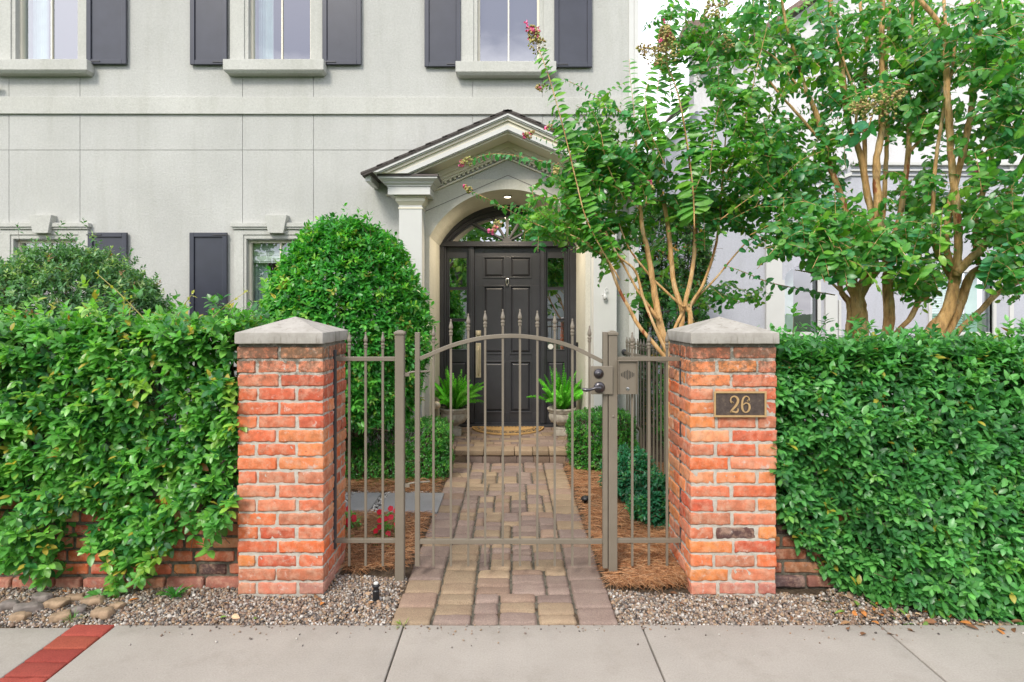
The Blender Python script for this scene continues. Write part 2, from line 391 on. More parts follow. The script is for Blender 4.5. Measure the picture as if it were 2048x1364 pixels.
def pav_col(p=.5):
    c = np.array(TAN if rng.random() < p else (MAU if rng.random() < .7 else GRY)); 
    if rng.random() < .15: c = np.array(BRN)
    c = c * .7 + np.array(srgb(140, 123, 106)) * .3; return c * rng.uniform(.84, 1.14)
def path():
    rb = RB(); y0 = 3.232; U = .0895; x0, x1 = -.635, .575; ew = .215; sd = 0
    for side in (0, 1):
        y = y0
        while y < 6.68:
            d = min(U * 2 * rng.uniform(.97, 1.03), 6.70 - y); a, b = (x0, x0 + ew) if side == 0 else (x1 - ew, x1)
            j = rng.uniform(-.004, .004)
            rb.add(rbox(a + .003 + j, b - .003 + j, y + .0035, y + d - .0035, -.06, .006 + rng.uniform(-.003, .002), .03, .018, .0034, sd, 22, .010), pav_col(.45)); y += d; sd += 1
    def block(a, b, c, d):
        nonlocal sd
        rb.add(rbox(a + .0035 + rng.uniform(0, .003), b - .0035 - rng.uniform(0, .003), c + .0035 + rng.uniform(0, .003), d - .0035, -.06, .006 + rng.uniform(-.005, .003), .03, .019, .0036, sd, 22, .010), pav_col(.48)); sd += 1
    xa, xb = x0 + ew, x1 - ew; y = y0
    while y < 6.70 - .02:       # bands of columns, each laid with its own piece lengths
        band = min(rng.uniform(.30, .62), 6.70 - y); 
        if 6.70 - y - band < .25: band = 6.70 - y
        ws = rng.permutation([[.144, .144, .144, .144, .144, .078], [.144, .144, .204, .144, .144], [.21, .144, .144, .078, .21], [.21, .144, .21, .21], [.144, .078, .21, .144, .21]][rng.integers(5)]); ws = ws * ((xb - xa) / ws.sum()); x = xa
        for w_ in ws:
            yy = y; 
            while yy < y + band - .01:
                d = rng.choice([.095, .13, .15, .165, .12]) * rng.uniform(.95, 1.05)
                if y + band - yy - d < .06: d = y + band - yy
                block(x, x + w_, yy, yy + d); yy += d
            x += w_
        y += band
    mb = MB(); mb.box(x0 + .01, x1 - .01, y0, 6.70, -.07, -.012)
    tag(rb.build('paved_path', M['paver']), kind='structure'); tag(mb.build('path_bed', M['mortar_dark']), kind='structure')
path()
PORCH = .137
def porch():
    root = empty('porch_step', (0, 6.71, 0), 'low paved porch step of tan and mauve brick under the dark front door', 'step')
    rb = RB(); xa, xb = -1.55, 1.45; sd = 500
    rows = [(6.70, 6.91)] ; y = 6.91
    while y < 8.15: rows.append((y, min(y + .115, 8.2))); y += .115
    for k, (a, b) in enumerate(rows):
        x = xa - rng.uniform(0, .1)
        while x < xb:
            wd = rng.choice([.115, .15, .20, .23]) if k else rng.choice([.14, .18, .2, .15])
            e = min(x + wd, xb)
            if e - x > .04:
                rb.add(rbox(x + .002, e - .002, a + .002, b - .002, PORCH - .062, PORCH + rng.uniform(-.001, .001), .04, .012 if k == 0 else .005, .0018, sd, 25), pav_col(.85 if k == 0 else .35)); sd += 1
            x = e
    rb.build('paver_top', M['paver'], root); rb = RB(); x = xa
    while x < xb:
        e = min(x + rng.choice([.14, .18, .2]), xb)
        if e - x > .03: rb.add(rbox(x + .002, e - .002, 6.722, 6.80, -.02, PORCH - .066, .04, .004, .002, sd, 25), pav_col(.05) * .85); sd += 1
        x = e
    rb.build('riser', M['paver'], root)
    mb = MB(); mb.box(xa + .01, xb - .01, 6.76, 8.19, -.05, PORCH - .02); mb.build('base', M['mortar_dark'], root)
porch()

# ------------------------------------------------------------------ the house
YW = 7.1
def wx(x): return PX(x, YW)
def wz(y): return PZ(y, YW)
def cells(x0, x1, z0, z1, holes):
    xs = sorted({x0, x1} | {min(max(h[k], x0), x1) for h in holes for k in (0, 1)}); zs = sorted({z0, z1} | {min(max(h[k], z0), z1) for h in holes for k in (2, 3)})
    for a, b in zip(xs[:-1], xs[1:]):
        for c, d in zip(zs[:-1], zs[1:]):
            if b - a < 1e-4 or d - c < 1e-4: continue
            m, n = (a + b) / 2, (c + d) / 2
            if not any(h[0] < m < h[1] and h[2] < n < h[3] for h in holes): yield a, b, c, d
house = empty('house', (0, YW, 0), 'pale stucco two storey house with dark shutters and a gabled entrance', 'house')
XR = wx(1268)
lowwin = [92, 557]; upwin = [95, 560, 1017]
def lw(c): return (wx(c - 63), wx(c + 63), wz(642), wz(480))
def uw(c, yb=129): return (wx(c - 62), wx(c + 62), wz(yb), wz(-230))
holes = [lw(c) for c in lowwin] + [uw(c, 127 + (c > 1000) * 4) for c in upwin] + [(-1.0, .93, -1, 3.2)]
AX0, AX1, ASP, AAP = -.943, .873, 2.535, 3.085
def arc(x0, x1, zs, za, n=28):
    hw = (x1 - x0) / 2; r = (hw * hw + (za - zs) ** 2) / (2 * (za - zs)); cx = (x0 + x1) / 2; cz = za - r; a = math.asin(hw / r) if za - zs < hw else math.pi - math.asin(hw / r)
    return [(cx + r * math.sin(t), cz + r * math.cos(t)) for t in np.linspace(-a, a, n)]
def house_wall():
    mb = MB(); g = .0032; top = 8.5
    zG = wz(300); zB0 = wz(228); zB1 = wz(196); zS = wz(153)
    vb = [-9.0, wx(-160), wx(18), wx(160), wx(485), wx(627), wx(945), wx(1085), XR]
    def row(xs, z0, z1, gz0=g, gz1=g):
        for a, b in zip(xs[:-1], xs[1:]):
            for c in cells(a + g, b - g, z0 + gz0, z1 - gz1, holes): mb.box(c[0], c[1], YW, YW + .009, c[2], c[3])
    row(vb, -.1, zG); row(vb, zG, zB0, g, 0); row(vb, zB1, zS, 0, 0); row([-9.0, XR], zS, top, 0, 0)
    mb.build('wall', M['stucco'], house)
    mb = MB()
    for c in cells(-9.0, XR, -.1, top, holes): mb.box(c[0], c[1], YW + .009, YW + .33, c[2], c[3])
    mb.box(XR - .3, XR - .001, YW + .33, 12, -.1, top); mb.build('wall_backing', M['stucco'], house); mb = MB()
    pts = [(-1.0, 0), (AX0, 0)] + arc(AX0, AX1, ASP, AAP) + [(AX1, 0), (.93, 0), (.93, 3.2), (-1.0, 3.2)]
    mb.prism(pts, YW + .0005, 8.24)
    mb.build('entrance_arch', M['entrance_stucco_lit'], house)
    mb = MB(); mb.prism([(-9, zB0), (XR, zB0 - .012), (XR, zB1), (-9, zB1 + .01)], YW - .028, YW + .001)
    mb.build('band_course', M['stucco_trim'], house, bevel=.004)
    mb = MB(); mb.box(XR + .001, XR + .052, YW - .02, YW + .2, -.05, 8.5); mb.box(XR - .06, XR, YW - .012, YW - .0005, -.05, 8.5)
    mb.build('corner_trim', M['white_paint'], house, bevel=.004)
    mb2 = MB(); mb2.lathe([(.055, -.014), (.055, -.004)], (-.035, 7.5, AAP - .002), 20); rim = mb2.build('soffit_lamp', M['white_paint'], house)
    bm = Mat('lamp_bulb'); bm.b.inputs['Emission Color'].default_value = (1, .86, .62, 1); bm.b.inputs['Emission Strength'].default_value = 5
    mb2 = MB(); mb2.lathe([(.036, -.0175), (.036, -.0145)], (-.035, 7.5, AAP - .002), 20); mb2.build('bulb', bm.m, rim)
    ld = bpy.data.lights.new('soffit_light', 'SPOT'); ld.energy = 55; ld.color = (1, .84, .62); ld.shadow_soft_size = .05; ld.spot_size = R(165); ld.spot_blend = .6
    lo = bpy.data.objects.new('soffit_light', ld); link(lo); lo.location = (-.035, 7.5, AAP - .03)   # the lit recessed lamp in the porch ceiling
house_wall()
def interior():
    mb = MB()
    for a in (-9.0, 0):
        pass
    mb.box(-8.9, 1.1, 9.9, 9.95, -.05, 8.4); mb.box(-8.9, -8.85, 7.45, 9.9, -.05, 8.4); mb.box(1.05, 1.1, 8.35, 9.9, -.05, 8.4)
    mb.box(-8.85, 1.05, 7.45, 9.9, 3.25, 3.3); mb.box(-8.85, 1.05, 8.35, 9.9, .05, .1); mb.box(-1.2, -1.15, 7.45, 9.9, .1, 3.2); mb.box(-8.85, -1.2, 7.45, 9.9, .6, .62)
    mb.build('interior', M['dark_room'], house)
interior()
def window_low(c, shade=True):
    x0, x1, z0, z1 = lw(c); mb = MB(); px = YW / F
    o0, o1 = wx(c - 92), wx(c + 92); i0, i1 = x0, x1
    zt = wz(478)
    # casing in two steps round the opening
    mb.box(wx(c - 87), i0 - .03, YW - .03, YW + .002, z0 - .05, wz(459)); mb.box(i1 + .03, wx(c + 87), YW - .03, YW + .002, z0 - .05, wz(459))
    mb.box(i0 - .03, i0, YW - .018, YW + .002, z0 - .05, zt); mb.box(i1, i1 + .03, YW - .018, YW + .002, z0 - .05, zt)
    mb.box(i0 - .03, i1 + .03, YW - .018, YW + .002, zt, wz(470)); mb.box(i0 - .03, i1 + .03, YW - .03, YW + .002, wz(470), wz(459))
    mb.box(wx(c - 89), wx(c + 89), YW - .05, YW + .002, wz(459), wz(455)); mb.box(o0, o1, YW - .065, YW + .002, wz(455), wz(447))
    fr = mb.build('window', M['stucco_trim'], house, bevel=.003)
    k = MB(); kz0, kz1 = wz(468), wz(432)
    V = [(wx(c - 15), YW - .09, kz0), (wx(c + 15), YW - .09, kz0), (wx(c + 22), YW - .09, kz1), (wx(c - 22), YW - .09, kz1)]
    V += [(a, YW + .001, z) for a, _, z in V]
    k.add(V, [(0, 1, 2, 3), (0, 4, 5, 1), (1, 5, 6, 2), (2, 6, 7, 3), (3, 7, 4, 0)]); k.build('keystone', M['stucco_trim'], fr, bevel=.004)
    s = MB(); s.box(wx(c - 95), wx(c + 95), YW - .08, YW + .02, z0 - .13, z0 - .05); s.build('sill', M['stucco_trim'], fr, bevel=.005)
    f = MB(); y0, y1 = YW + .05, YW + .10; t = .028
    f.box(x0, x0 + t, y0, y1, z0, z1); f.box(x1 - t, x1, y0, y1, z0, z1); f.box(x0 + t, x1 - t, y0, y1, z1 - t, z1); f.box(x0 + t, x1 - t, y0, y1, z0, z0 + t)
    m = (x0 + x1) / 2; f.box(m - .009, m + .009, y0 + .012, y1 - .01, z0 + t, z1 - t)
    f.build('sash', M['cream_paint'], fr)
    g = MB(); g.add([(x0 + t, y0 + .03, z0 + t), (x1 - t, y0 + .03, z0 + t), (x1 - t, y0 + .03, z1 - t), (x0 + t, y0 + .03, z1 - t)], [(0, 1, 2, 3)]); g.build('pane', M['glass_low'], fr)
    cu = MB()
    def pleat(xa, xb, y, za, zb, amp=.018, n=40):
        V = []; 
        for i in range(n + 1):
            u = xa + (xb - xa) * i / n; yy = y + amp * math.sin(i * 1.5) + amp * .5 * math.sin(i * .7)
            V += [(u, yy, za), (u, yy, zb)]
        cu.add(V, [(2 * i, 2 * i + 2, 2 * i + 3, 2 * i + 1) for i in range(n)])
    pleat(x0, x0 + .16, YW + .22, z0, z1 + .05); pleat(x1 - .16, x1, YW + .22, z0, z1 + .05)
    cu.build('curtain', M['curtain'], fr)
    sh = MB(); zt2 = z1 - .03
    for k in range(5): sh.box(x0 + .02, x1 - .02, YW + .15 - k * .003, YW + .17, zt2 - .045 * (k + 1), zt2 - .045 * k - .004)
    if shade: sh.box(x0 + .02, x1 - .02, YW + .13, YW + .18, wz(521), wz(514)); sh.build('roman_shade', M['shade'], fr)
def window_up(c, full=False):
    x0, x1, z0, z1 = uw(c, 127 + (c > 1000) * 4); mb = MB()
    mb.box(wx(c - 98), x0 - .045, YW - .03, YW + .002, z0, z1); mb.box(x1 + .045, wx(c + 95), YW - .03, YW + .002, z0, z1)
    mb.box(x0 - .045, x0, YW - .016, YW + .002, z0, z1); mb.box(x1, x1 + .045, YW - .016, YW + .002, z0, z1)
    fr = mb.build('window', M['stucco_trim'], house, bevel=.003)
    s = MB(); d = 1 if c > 1000 else 0; zz = z0
    s.taper((wx(c - 98), wx(c + 89), YW - .10, YW + .01), (wx(c - 104), wx(c + 94), YW - .13, YW + .01), zz - .155, zz - .125); s.box(wx(c - 104), wx(c + 94), YW - .13, YW + .06, zz - .124, zz)
    s.build('sill', M['stucco_trim'], fr, bevel=.005)
    f = MB(); y0, y1 = YW + .05, YW + .10; t = .026
    f.box(x0, x0 + t, y0, y1, z0, z1); f.box(x1 - t, x1, y0, y1, z0, z1); f.box(x0 + t, x1 - t, y0, y1, z0, z0 + t)
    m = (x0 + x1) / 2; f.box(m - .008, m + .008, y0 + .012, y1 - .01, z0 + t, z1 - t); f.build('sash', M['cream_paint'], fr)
    g = MB(); g.add([(x0 + t, y0 + .03, z0 + t), (x1 - t, y0 + .03, z0 + t), (x1 - t, y0 + .03, z1), (x0 + t, y0 + .03, z1)], [(0, 1, 2, 3)]); g.build('pane', M['glass'], fr)
    if full:
        b = MB(); b.box(x0 + .02, x1 - .02, YW + .16, YW + .18, z0, z1); b.build('roller_shade', M['dark_room'], fr)
    else:
        cu = MB()
        for xa, xb in ((x0 + .02, x0 + .2), (x1 - .08, x1)):
            V = []
            for i in range(31):
                u = xa + (xb - xa) * i / 30; yy = YW + .22 + .016 * math.sin(i * 1.7); V += [(u, yy, z0), (u, yy, z1)]
            cu.add(V, [(2 * i, 2 * i + 2, 2 * i + 3, 2 * i + 1) for i in range(30)])
        cu.build('curtain', M['curtain'], fr)
for c in lowwin: window_low(c)
window_up(95); window_up(560); window_up(1017, True)
def shutter(xa, xb, ya, yb, hinge_low):
    a, b = wx(xa), wx(xb); z1, z0 = wz(ya), wz(yb); f = .052; mb = MB(); y0 = YW - .05
    mb.box(a, a + f, y0, y0 + .035, z0, z1); mb.box(b - f, b, y0, y0 + .035, z0, z1); mb.box(a + f, b - f, y0, y0 + .035, z0, z0 + f); mb.box(a + f, b - f, y0, y0 + .035, z1 - f, z1)
    mb.box(a + f, b - f, y0 + .018, y0 + .03, z0 + f, z1 - f); mb.box(a + .03, b - .03, y0 + .035, YW, z0 + .05, z1 - .05)
    sh = mb.build('shutter', M['shutter'], house, bevel=.004)
    k = MB(); z = z0 + .028 if hinge_low else z1 - .028
    left = hinge_low[1] if hinge_low else (xa < 300)
    s0, s1 = (a - .01, a + .16) if left else (b - .16, b + .01)
    k.box(s0, s1, y0 - .008, y0, z - .006, z + .006); k.build('hinge_strap', M['black_iron'], sh)
shutter(178, 257, -235, 131, (1, True)); shutter(384, 457, -235, 132, (1, False)); shutter(647, 724, -235, 132, (1, True))
shutter(850, 922, -235, 136, (1, False)); shutter(1108, 1183, -235, 137, (1, True))
shutter(181, 258, 466, 650, None); shutter(383, 457, 466, 650, None)

# ---- entrance: pilasters, entablatures, pediment, roof
PC = -.03
def pilaster(s):
    cx = PC + s * 1.098; y0 = 6.88; mb = MB(); hw = .13
    mb.box(cx - hw, cx + hw, y0, YW, PORCH + .0, 2.86)
    o = mb.build('pilaster', M['white_paint'], house, bevel=.004)
    b = MB(); b.box(cx - hw - .035, cx + hw + .035, y0 - .035, YW - .001, PORCH, PORCH + .17); b.box(cx - hw - .02, cx + hw + .02, y0 - .02, YW - .001, PORCH + .171, PORCH + .22)
    b.build('plinth', M['white_paint'], o, bevel=.004)
    c = MB()
    def ring(e, z0, z1): c.box(cx - hw - e, cx + hw + e, y0 - e, YW - .0008, z0, z1)
    ring(.008, 2.82, 2.836); c.taper((cx - hw, cx + hw, y0, YW - .001), (cx - hw - .03, cx + hw + .03, y0 - .03, YW - .001), 2.862, 2.90); ring(.034, 2.902, 2.94); ring(.045, 2.942, 2.96)
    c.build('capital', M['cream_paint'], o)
    e = MB()
    def rg(x, z0, z1): e.box(cx - .235 - x, cx + .235 + x, 6.775 - x, YW - .0012, z0, z1)
    rg(0, 2.962, 3.05); rg(.012, 3.052, 3.062)
    def tp(a, b2, z0, z1): e.taper((cx - .235 - a, cx + .235 + a, 6.775 - a, YW - .001), (cx - .235 - b2, cx + .235 + b2, 6.775 - b2, YW - .001), z0, z1)
    tp(.014, .035, 3.063, 3.082); rg(.042, 3.084, 3.094); tp(.045, .085, 3.095, 3.122); rg(.09, 3.124, 3.142)
    e.build('entablature', M['white_paint'], house)
    d = MB(); d.box(cx - .335, cx + .335, 6.675, YW, 3.1435, 3.166); d.build('drip_edge', M['drip'], house)
pilaster(-1); pilaster(1)
def pediment():
    sl = .685 / 1.57; TX, TZ, AZ = 1.57, 3.165, 3.85
    def strip(mb, d0, d1, y0, y1, zc=3.168, tipx=TX):
        for s in (-1, 1):
            # region under the roof line between depths d0 and d1, cut level at zc
            def xat(d): return min(tipx, (AZ - d - zc) / sl)
            a0, a1 = xat(d0), xat(d1)
            pts = [(PC, AZ - d1), (PC, AZ - d0), (PC + s * a0, AZ - d0 - sl * a0)]
            if AZ - d0 - sl * a0 > AZ - d1 - sl * a1 + 1e-4 or a0 > a1: pts.append((PC + s * a1, AZ - d1 - sl * a1))
            if s > 0: pts = pts[::-1]
            mb.prism(pts, y0, y1)
    m = MB(); strip(m, .045, .068, 6.585, YW); strip(m, .070, .082, 6.60, YW - .001); m.box(PC - .001, PC + .001, 6.9, 6.91, 3.4, 3.41)
    strip(m, .155, .205, 6.645, YW - .001); strip(m, .207, .215, 6.66, YW - .001)
    m.build('rake_moulding', M['white_paint'], house)
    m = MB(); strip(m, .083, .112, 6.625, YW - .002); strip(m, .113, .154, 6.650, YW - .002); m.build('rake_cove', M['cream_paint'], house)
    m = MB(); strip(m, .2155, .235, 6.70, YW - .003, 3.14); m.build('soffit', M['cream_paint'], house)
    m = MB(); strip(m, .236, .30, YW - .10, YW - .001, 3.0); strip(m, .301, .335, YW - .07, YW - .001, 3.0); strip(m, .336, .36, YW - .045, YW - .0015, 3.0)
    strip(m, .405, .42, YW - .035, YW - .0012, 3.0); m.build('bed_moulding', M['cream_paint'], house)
    m = MB()
    for s in (-1, 1):
        x = .03
        while x < .95:
            zt = AZ - .361 - sl * x
            m.add(*_box_sh(PC + s * x, PC + s * (x + .028), YW - .03, YW - .0013, zt - .03, zt, -s * 0)); x += .052
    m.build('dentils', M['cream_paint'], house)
    m = MB(); strip(m, .60, .606, YW - .0035, YW - .0002, 2.7, 1.0); m.build('incised_line', M['drip'], house)
    # eave returns at both sides
    for s in (-1, 1):
        m = MB(); a, b = sorted((PC + s * 1.50, PC + s * 1.555)); m.box(a, b, 6.66, YW - .001, 3.085, 3.16); m.build('eave_fascia', M['white_paint'], house)
    # roof: shingle courses laid up both slopes
    m = MB(); n = 9; L_ = math.hypot(TX + .02, .7)
    for s in (-1, 1):
        for k in range(n):
            x0 = TX * (1 - k / n) + .015; x1 = TX * (1 - (k + 1.25) / n); x1 = max(x1, 0)
            nt_ = 5
            for j in range(nt_):
                ya = 6.575 + (YW - 6.575) * j / nt_; yb = 6.575 + (YW - 6.575) * (j + 1) / nt_ - .003
                jit = rng.uniform(-.008, .008)
                z0, z1 = AZ - sl * (x0 + jit) + .006, AZ - sl * x1 - .010
                V = [(PC + s * (x0 + jit), ya, z0 - .022), (PC + s * (x0 + jit), yb, z0 - .022), (PC + s * (x0 + jit), yb, z0), (PC + s * (x0 + jit), ya, z0),
                     (PC + s * x1, ya, z1 - .02), (PC + s * x1, yb, z1 - .02), (PC + s * x1, yb, z1 + .004), (PC + s * x1, ya, z1 + .004)]
                m.add(V, [(0, 1, 2, 3), (4, 7, 6, 5), (0, 3, 7, 4), (1, 5, 6, 2), (3, 2, 6, 7), (0, 4, 5, 1)])
    m.box(PC - .05, PC + .05, 6.575, YW, AZ - .035, AZ - .012)
    strip(m, .02, .044, 6.58, YW - .0004, 3.13, TX + .01)
    m.build('roof', M['roof'], house)
def _box_sh(x0, x1, y0, y1, z0, z1, sh):
    V = [(x0, y0, z0), (x1, y0, z0), (x1, y1, z0), (x0, y1, z0), (x0, y0, z1), (x1, y0, z1), (x1, y1, z1), (x0, y1, z1)]
    return V, [(0, 3, 2, 1), (4, 5, 6, 7), (0, 1, 5, 4), (1, 2, 6, 5), (2, 3, 7, 6), (3, 0, 4, 7)]
pediment()
# ---- the door set
YD = 8.2
def dx(x): return PX(x, YD)
def dz(y): return PZ(y, YD)
def door_set():
    f = MB(); D = M['door_paint']
    # jambs, mullion posts, transom bar, threshold, arched head
    f.box(dx(878), dx(889), YD - .09, YD + .05, PORCH, 2.53); f.box(dx(889.3), dx(893), YD - .06, YD + .05, PORCH, 2.53)
    f.box(dx(1139), dx(1151), YD - .09, YD + .05, PORCH, 2.53); f.box(dx(1135), dx(1138.7), YD - .06, YD + .05, PORCH, 2.53)
    for a, b in ((938, 948.5), (1080.5, 1091)): f.box(dx(a), dx(b), YD - .05, YD + .05, PORCH + .03, 2.53); f.box(dx(a) + .02, dx(b) - .02, YD - .062, YD - .0505, PORCH + .03, 2.53)
    f.box(dx(878), dx(1151), YD - .10, YD + .05, 2.531, 2.552); f.box(dx(880), dx(1149), YD - .085, YD + .05, 2.5525, 2.585); f.box(dx(880), dx(1149), YD - .07, YD + .05, 2.5855, 2.60)
    def ring(x0, x1, zs, za, th, y0, y1):
        o = arc(x0, x1, zs, za, 40); i = arc(x0 + th, x1 - th, zs, za - th, 40); n = 40
        for k in range(n - 1): f.add([(o[k][0], y0, o[k][1]), (o[k + 1][0], y0, o[k + 1][1]), (i[k + 1][0], y0, i[k + 1][1]), (i[k][0], y0, i[k][1]), (o[k][0], y1, o[k][1]), (o[k + 1][0], y1, o[k + 1][1]), (i[k + 1][0], y1, i[k + 1][1]), (i[k][0], y1, i[k][1])], [(0, 1, 2, 3), (3, 2, 6, 7), (0, 4, 5, 1), (4, 7, 6, 5)])
    x0, x1 = AX0 - .02, AX1 + .02
    ring(x0, x1, 2.60, 3.10, .085, YD - .09, YD + .05); ring(x0 + .085, x1 - .085, 2.60, 3.015, .05, YD - .06, YD + .05); ring(x0 + .135, x1 - .135, 2.60, 2.965, .02, YD - .02, YD + .05)
    fr = f.build('door_frame', D, house, bevel=.003)
    t = MB(); t.box(dx(905), dx(1125), YD - .16, YD + .0, PORCH + .001, PORCH + .022); t.box(dx(948.5), dx(1080.5), YD - .03, YD + .05, PORCH + .0225, PORCH + .035); t.build('threshold', D, fr, bevel=.003)
    fan = MB(); hc = np.array([dx(1014.5), 2.60])
    i = arc(x0 + .15, x1 - .15, 2.60, 2.955, 60)
    for ang in (152, 121, 90, 59, 28):
        d = np.array([math.cos(R(ang)), math.sin(R(ang))]); best = min((abs(np.cross(d, np.array(p) - hc)), k) for k, p in enumerate(i) if np.dot(d, np.array(p) - hc) > 0)[1]
        Ln = np.linalg.norm(np.array(i[best]) - hc); nrm_ = np.array([-d[1], d[0]])
        for wd, y0, y1 in ((.024, YD - .012, YD + .03), (.010, YD - .028, YD - .0125)):
            w0 = wd * .55; a, b = hc + d * .03, hc + d * Ln
            fan.prism([tuple(a - nrm_ * w0), tuple(b - nrm_ * wd), tuple(b + nrm_ * wd), tuple(a + nrm_ * w0)], y0, y1)
    fan.prism([(hc[0] + .06 * math.cos(t_), hc[1] + .05 * math.sin(t_)) for t_ in np.linspace(0, math.pi, 12)], YD - .03, YD + .04)
    fan.build('fan_bars', D, fr)
    g = MB(); a = arc(x0 + .10, x1 - .10, 2.60, 3.0, 40); g.add([(p[0], YD + .035, p[1]) for p in a], [list(range(40))]); g.build('fanlight_pane', M['glass_door'], fr)
    # sidelights
    for xa, xb, ga, gb in ((893.3, 937.7, 899, 933.5), (1091.3, 1134.7, 1095, 1128)):
        s = MB(); H_ = [(dx(ga), dx(gb), dz(b), dz(a_)) for a_, b in ((516, 574), (580, 637), (643, 699))]; ph = (dx(ga), dx(gb), dz(824), dz(724))
        for c in cells(dx(xa), dx(xb), PORCH + .03, 2.53, H_ + [ph]): s.box(c[0], c[1], YD - .01, YD + .03, c[2], c[3])
        for h in H_:
            e = .008
            for c in cells(h[0] - e, h[1] + e, h[2] - e, h[3] + e, [h]): s.box(c[0], c[1], YD - .018, YD - .0101, c[2], c[3])
        s.box(ph[0], ph[1], YD + .012, YD + .03, ph[2], ph[3]); s.add(*_raise(ph, YD + .012, YD - .006))
        sl = s.build('sidelight', D, house)
        g = MB()
        for h in H_: g.add([(h[0], YD + .015, h[2]), (h[1], YD + .015, h[2]), (h[1], YD + .015, h[3]), (h[0], YD + .015, h[3])], [(0, 1, 2, 3)])
        g.build('pane', M['glass_door'], sl)
    d = MB(); d0, d1 = dx(949), dx(1080); pn = []
    for xa, xb in ((966.5, 1010), (1019.5, 1063)):
        for ya, yb in ((513, 556), (571, 708), (722, 825)): pn.append((dx(xa), dx(xb), dz(yb), dz(ya)))
    for c in cells(d0, d1, PORCH + .036, dz(494), pn): d.box(c[0], c[1], YD, YD + .04, c[2], c[3])
    for h in pn:
        d.box(h[0], h[1], YD + .016, YD + .04, h[2], h[3]); e = .016
        for c in cells(h[0] - .004, h[1] + .004, h[2] - .004, h[3] + .004, [(h[0] + e, h[1] - e, h[2] + e, h[3] - e)]): d.box(c[0], c[1], YD - .009, YD + .015, c[2], c[3])
        k = .022; d.add(*_raise((h[0] + k, h[1] - k, h[2] + k, h[3] - k), YD + .016, YD - .003))
    dr = d.build('door', D, house, bevel=.002)
    k = MB(); kx, kz = dx(1014.5), dz(563); k.lathe([(.016, 0), (.018, .008), (.008, .012), (.008, .03)], (kx, YD - .0, kz + .03), 14, axis='y')
    k.tube(spline([(kx, YD - .02, kz + .045), (kx - .014, YD - .03, kz + .02), (kx - .016, YD - .03, kz - .02), (kx, YD - .028, kz - .055), (kx + .016, YD - .03, kz - .02), (kx + .014, YD - .03, kz + .02), (kx, YD - .02, kz + .045)], 4), .006, 8)
    k.build('knocker', M['nickel'], dr, smooth=True)
    k = MB(); a, b = dx(951.5), dx(962); k.box(a, b, YD - .012, YD - .0005, dz(755), dz(686)); k.box(a, b, YD - .012, YD - .0005, dz(675), dz(661)); m_ = (a + b) / 2
    k.lathe([(.03, 0), (.03, .01), (.022, .02)], (m_, YD - .012, dz(667)), 16, axis='y')
    k.tube(spline([(m_, YD - .014, dz(694)), (m_, YD - .06, dz(700)), (m_, YD - .065, dz(725)), (m_, YD - .05, dz(745)), (m_, YD - .014, dz(750))], 5), .010, 8)
    k.build('handle', M['cream_metal'], dr, bevel=.002)
def _raise(h, yb, yf):
    g = .028; a = (h[0], h[1], h[2], h[3]); b = (h[0] + g, h[1] - g, h[2] + g, h[3] - g)
    V = [(a[0], yb, a[2]), (a[1], yb, a[2]), (a[1], yb, a[3]), (a[0], yb, a[3]), (b[0], yf, b[2]), (b[1], yf, b[2]), (b[1], yf, b[3]), (b[0], yf, b[3])]
    return V, [(0, 1, 5, 4), (1, 2, 6, 5), (2, 3, 7, 6), (3, 0, 4, 7), (4, 5, 6, 7)]
door_set()

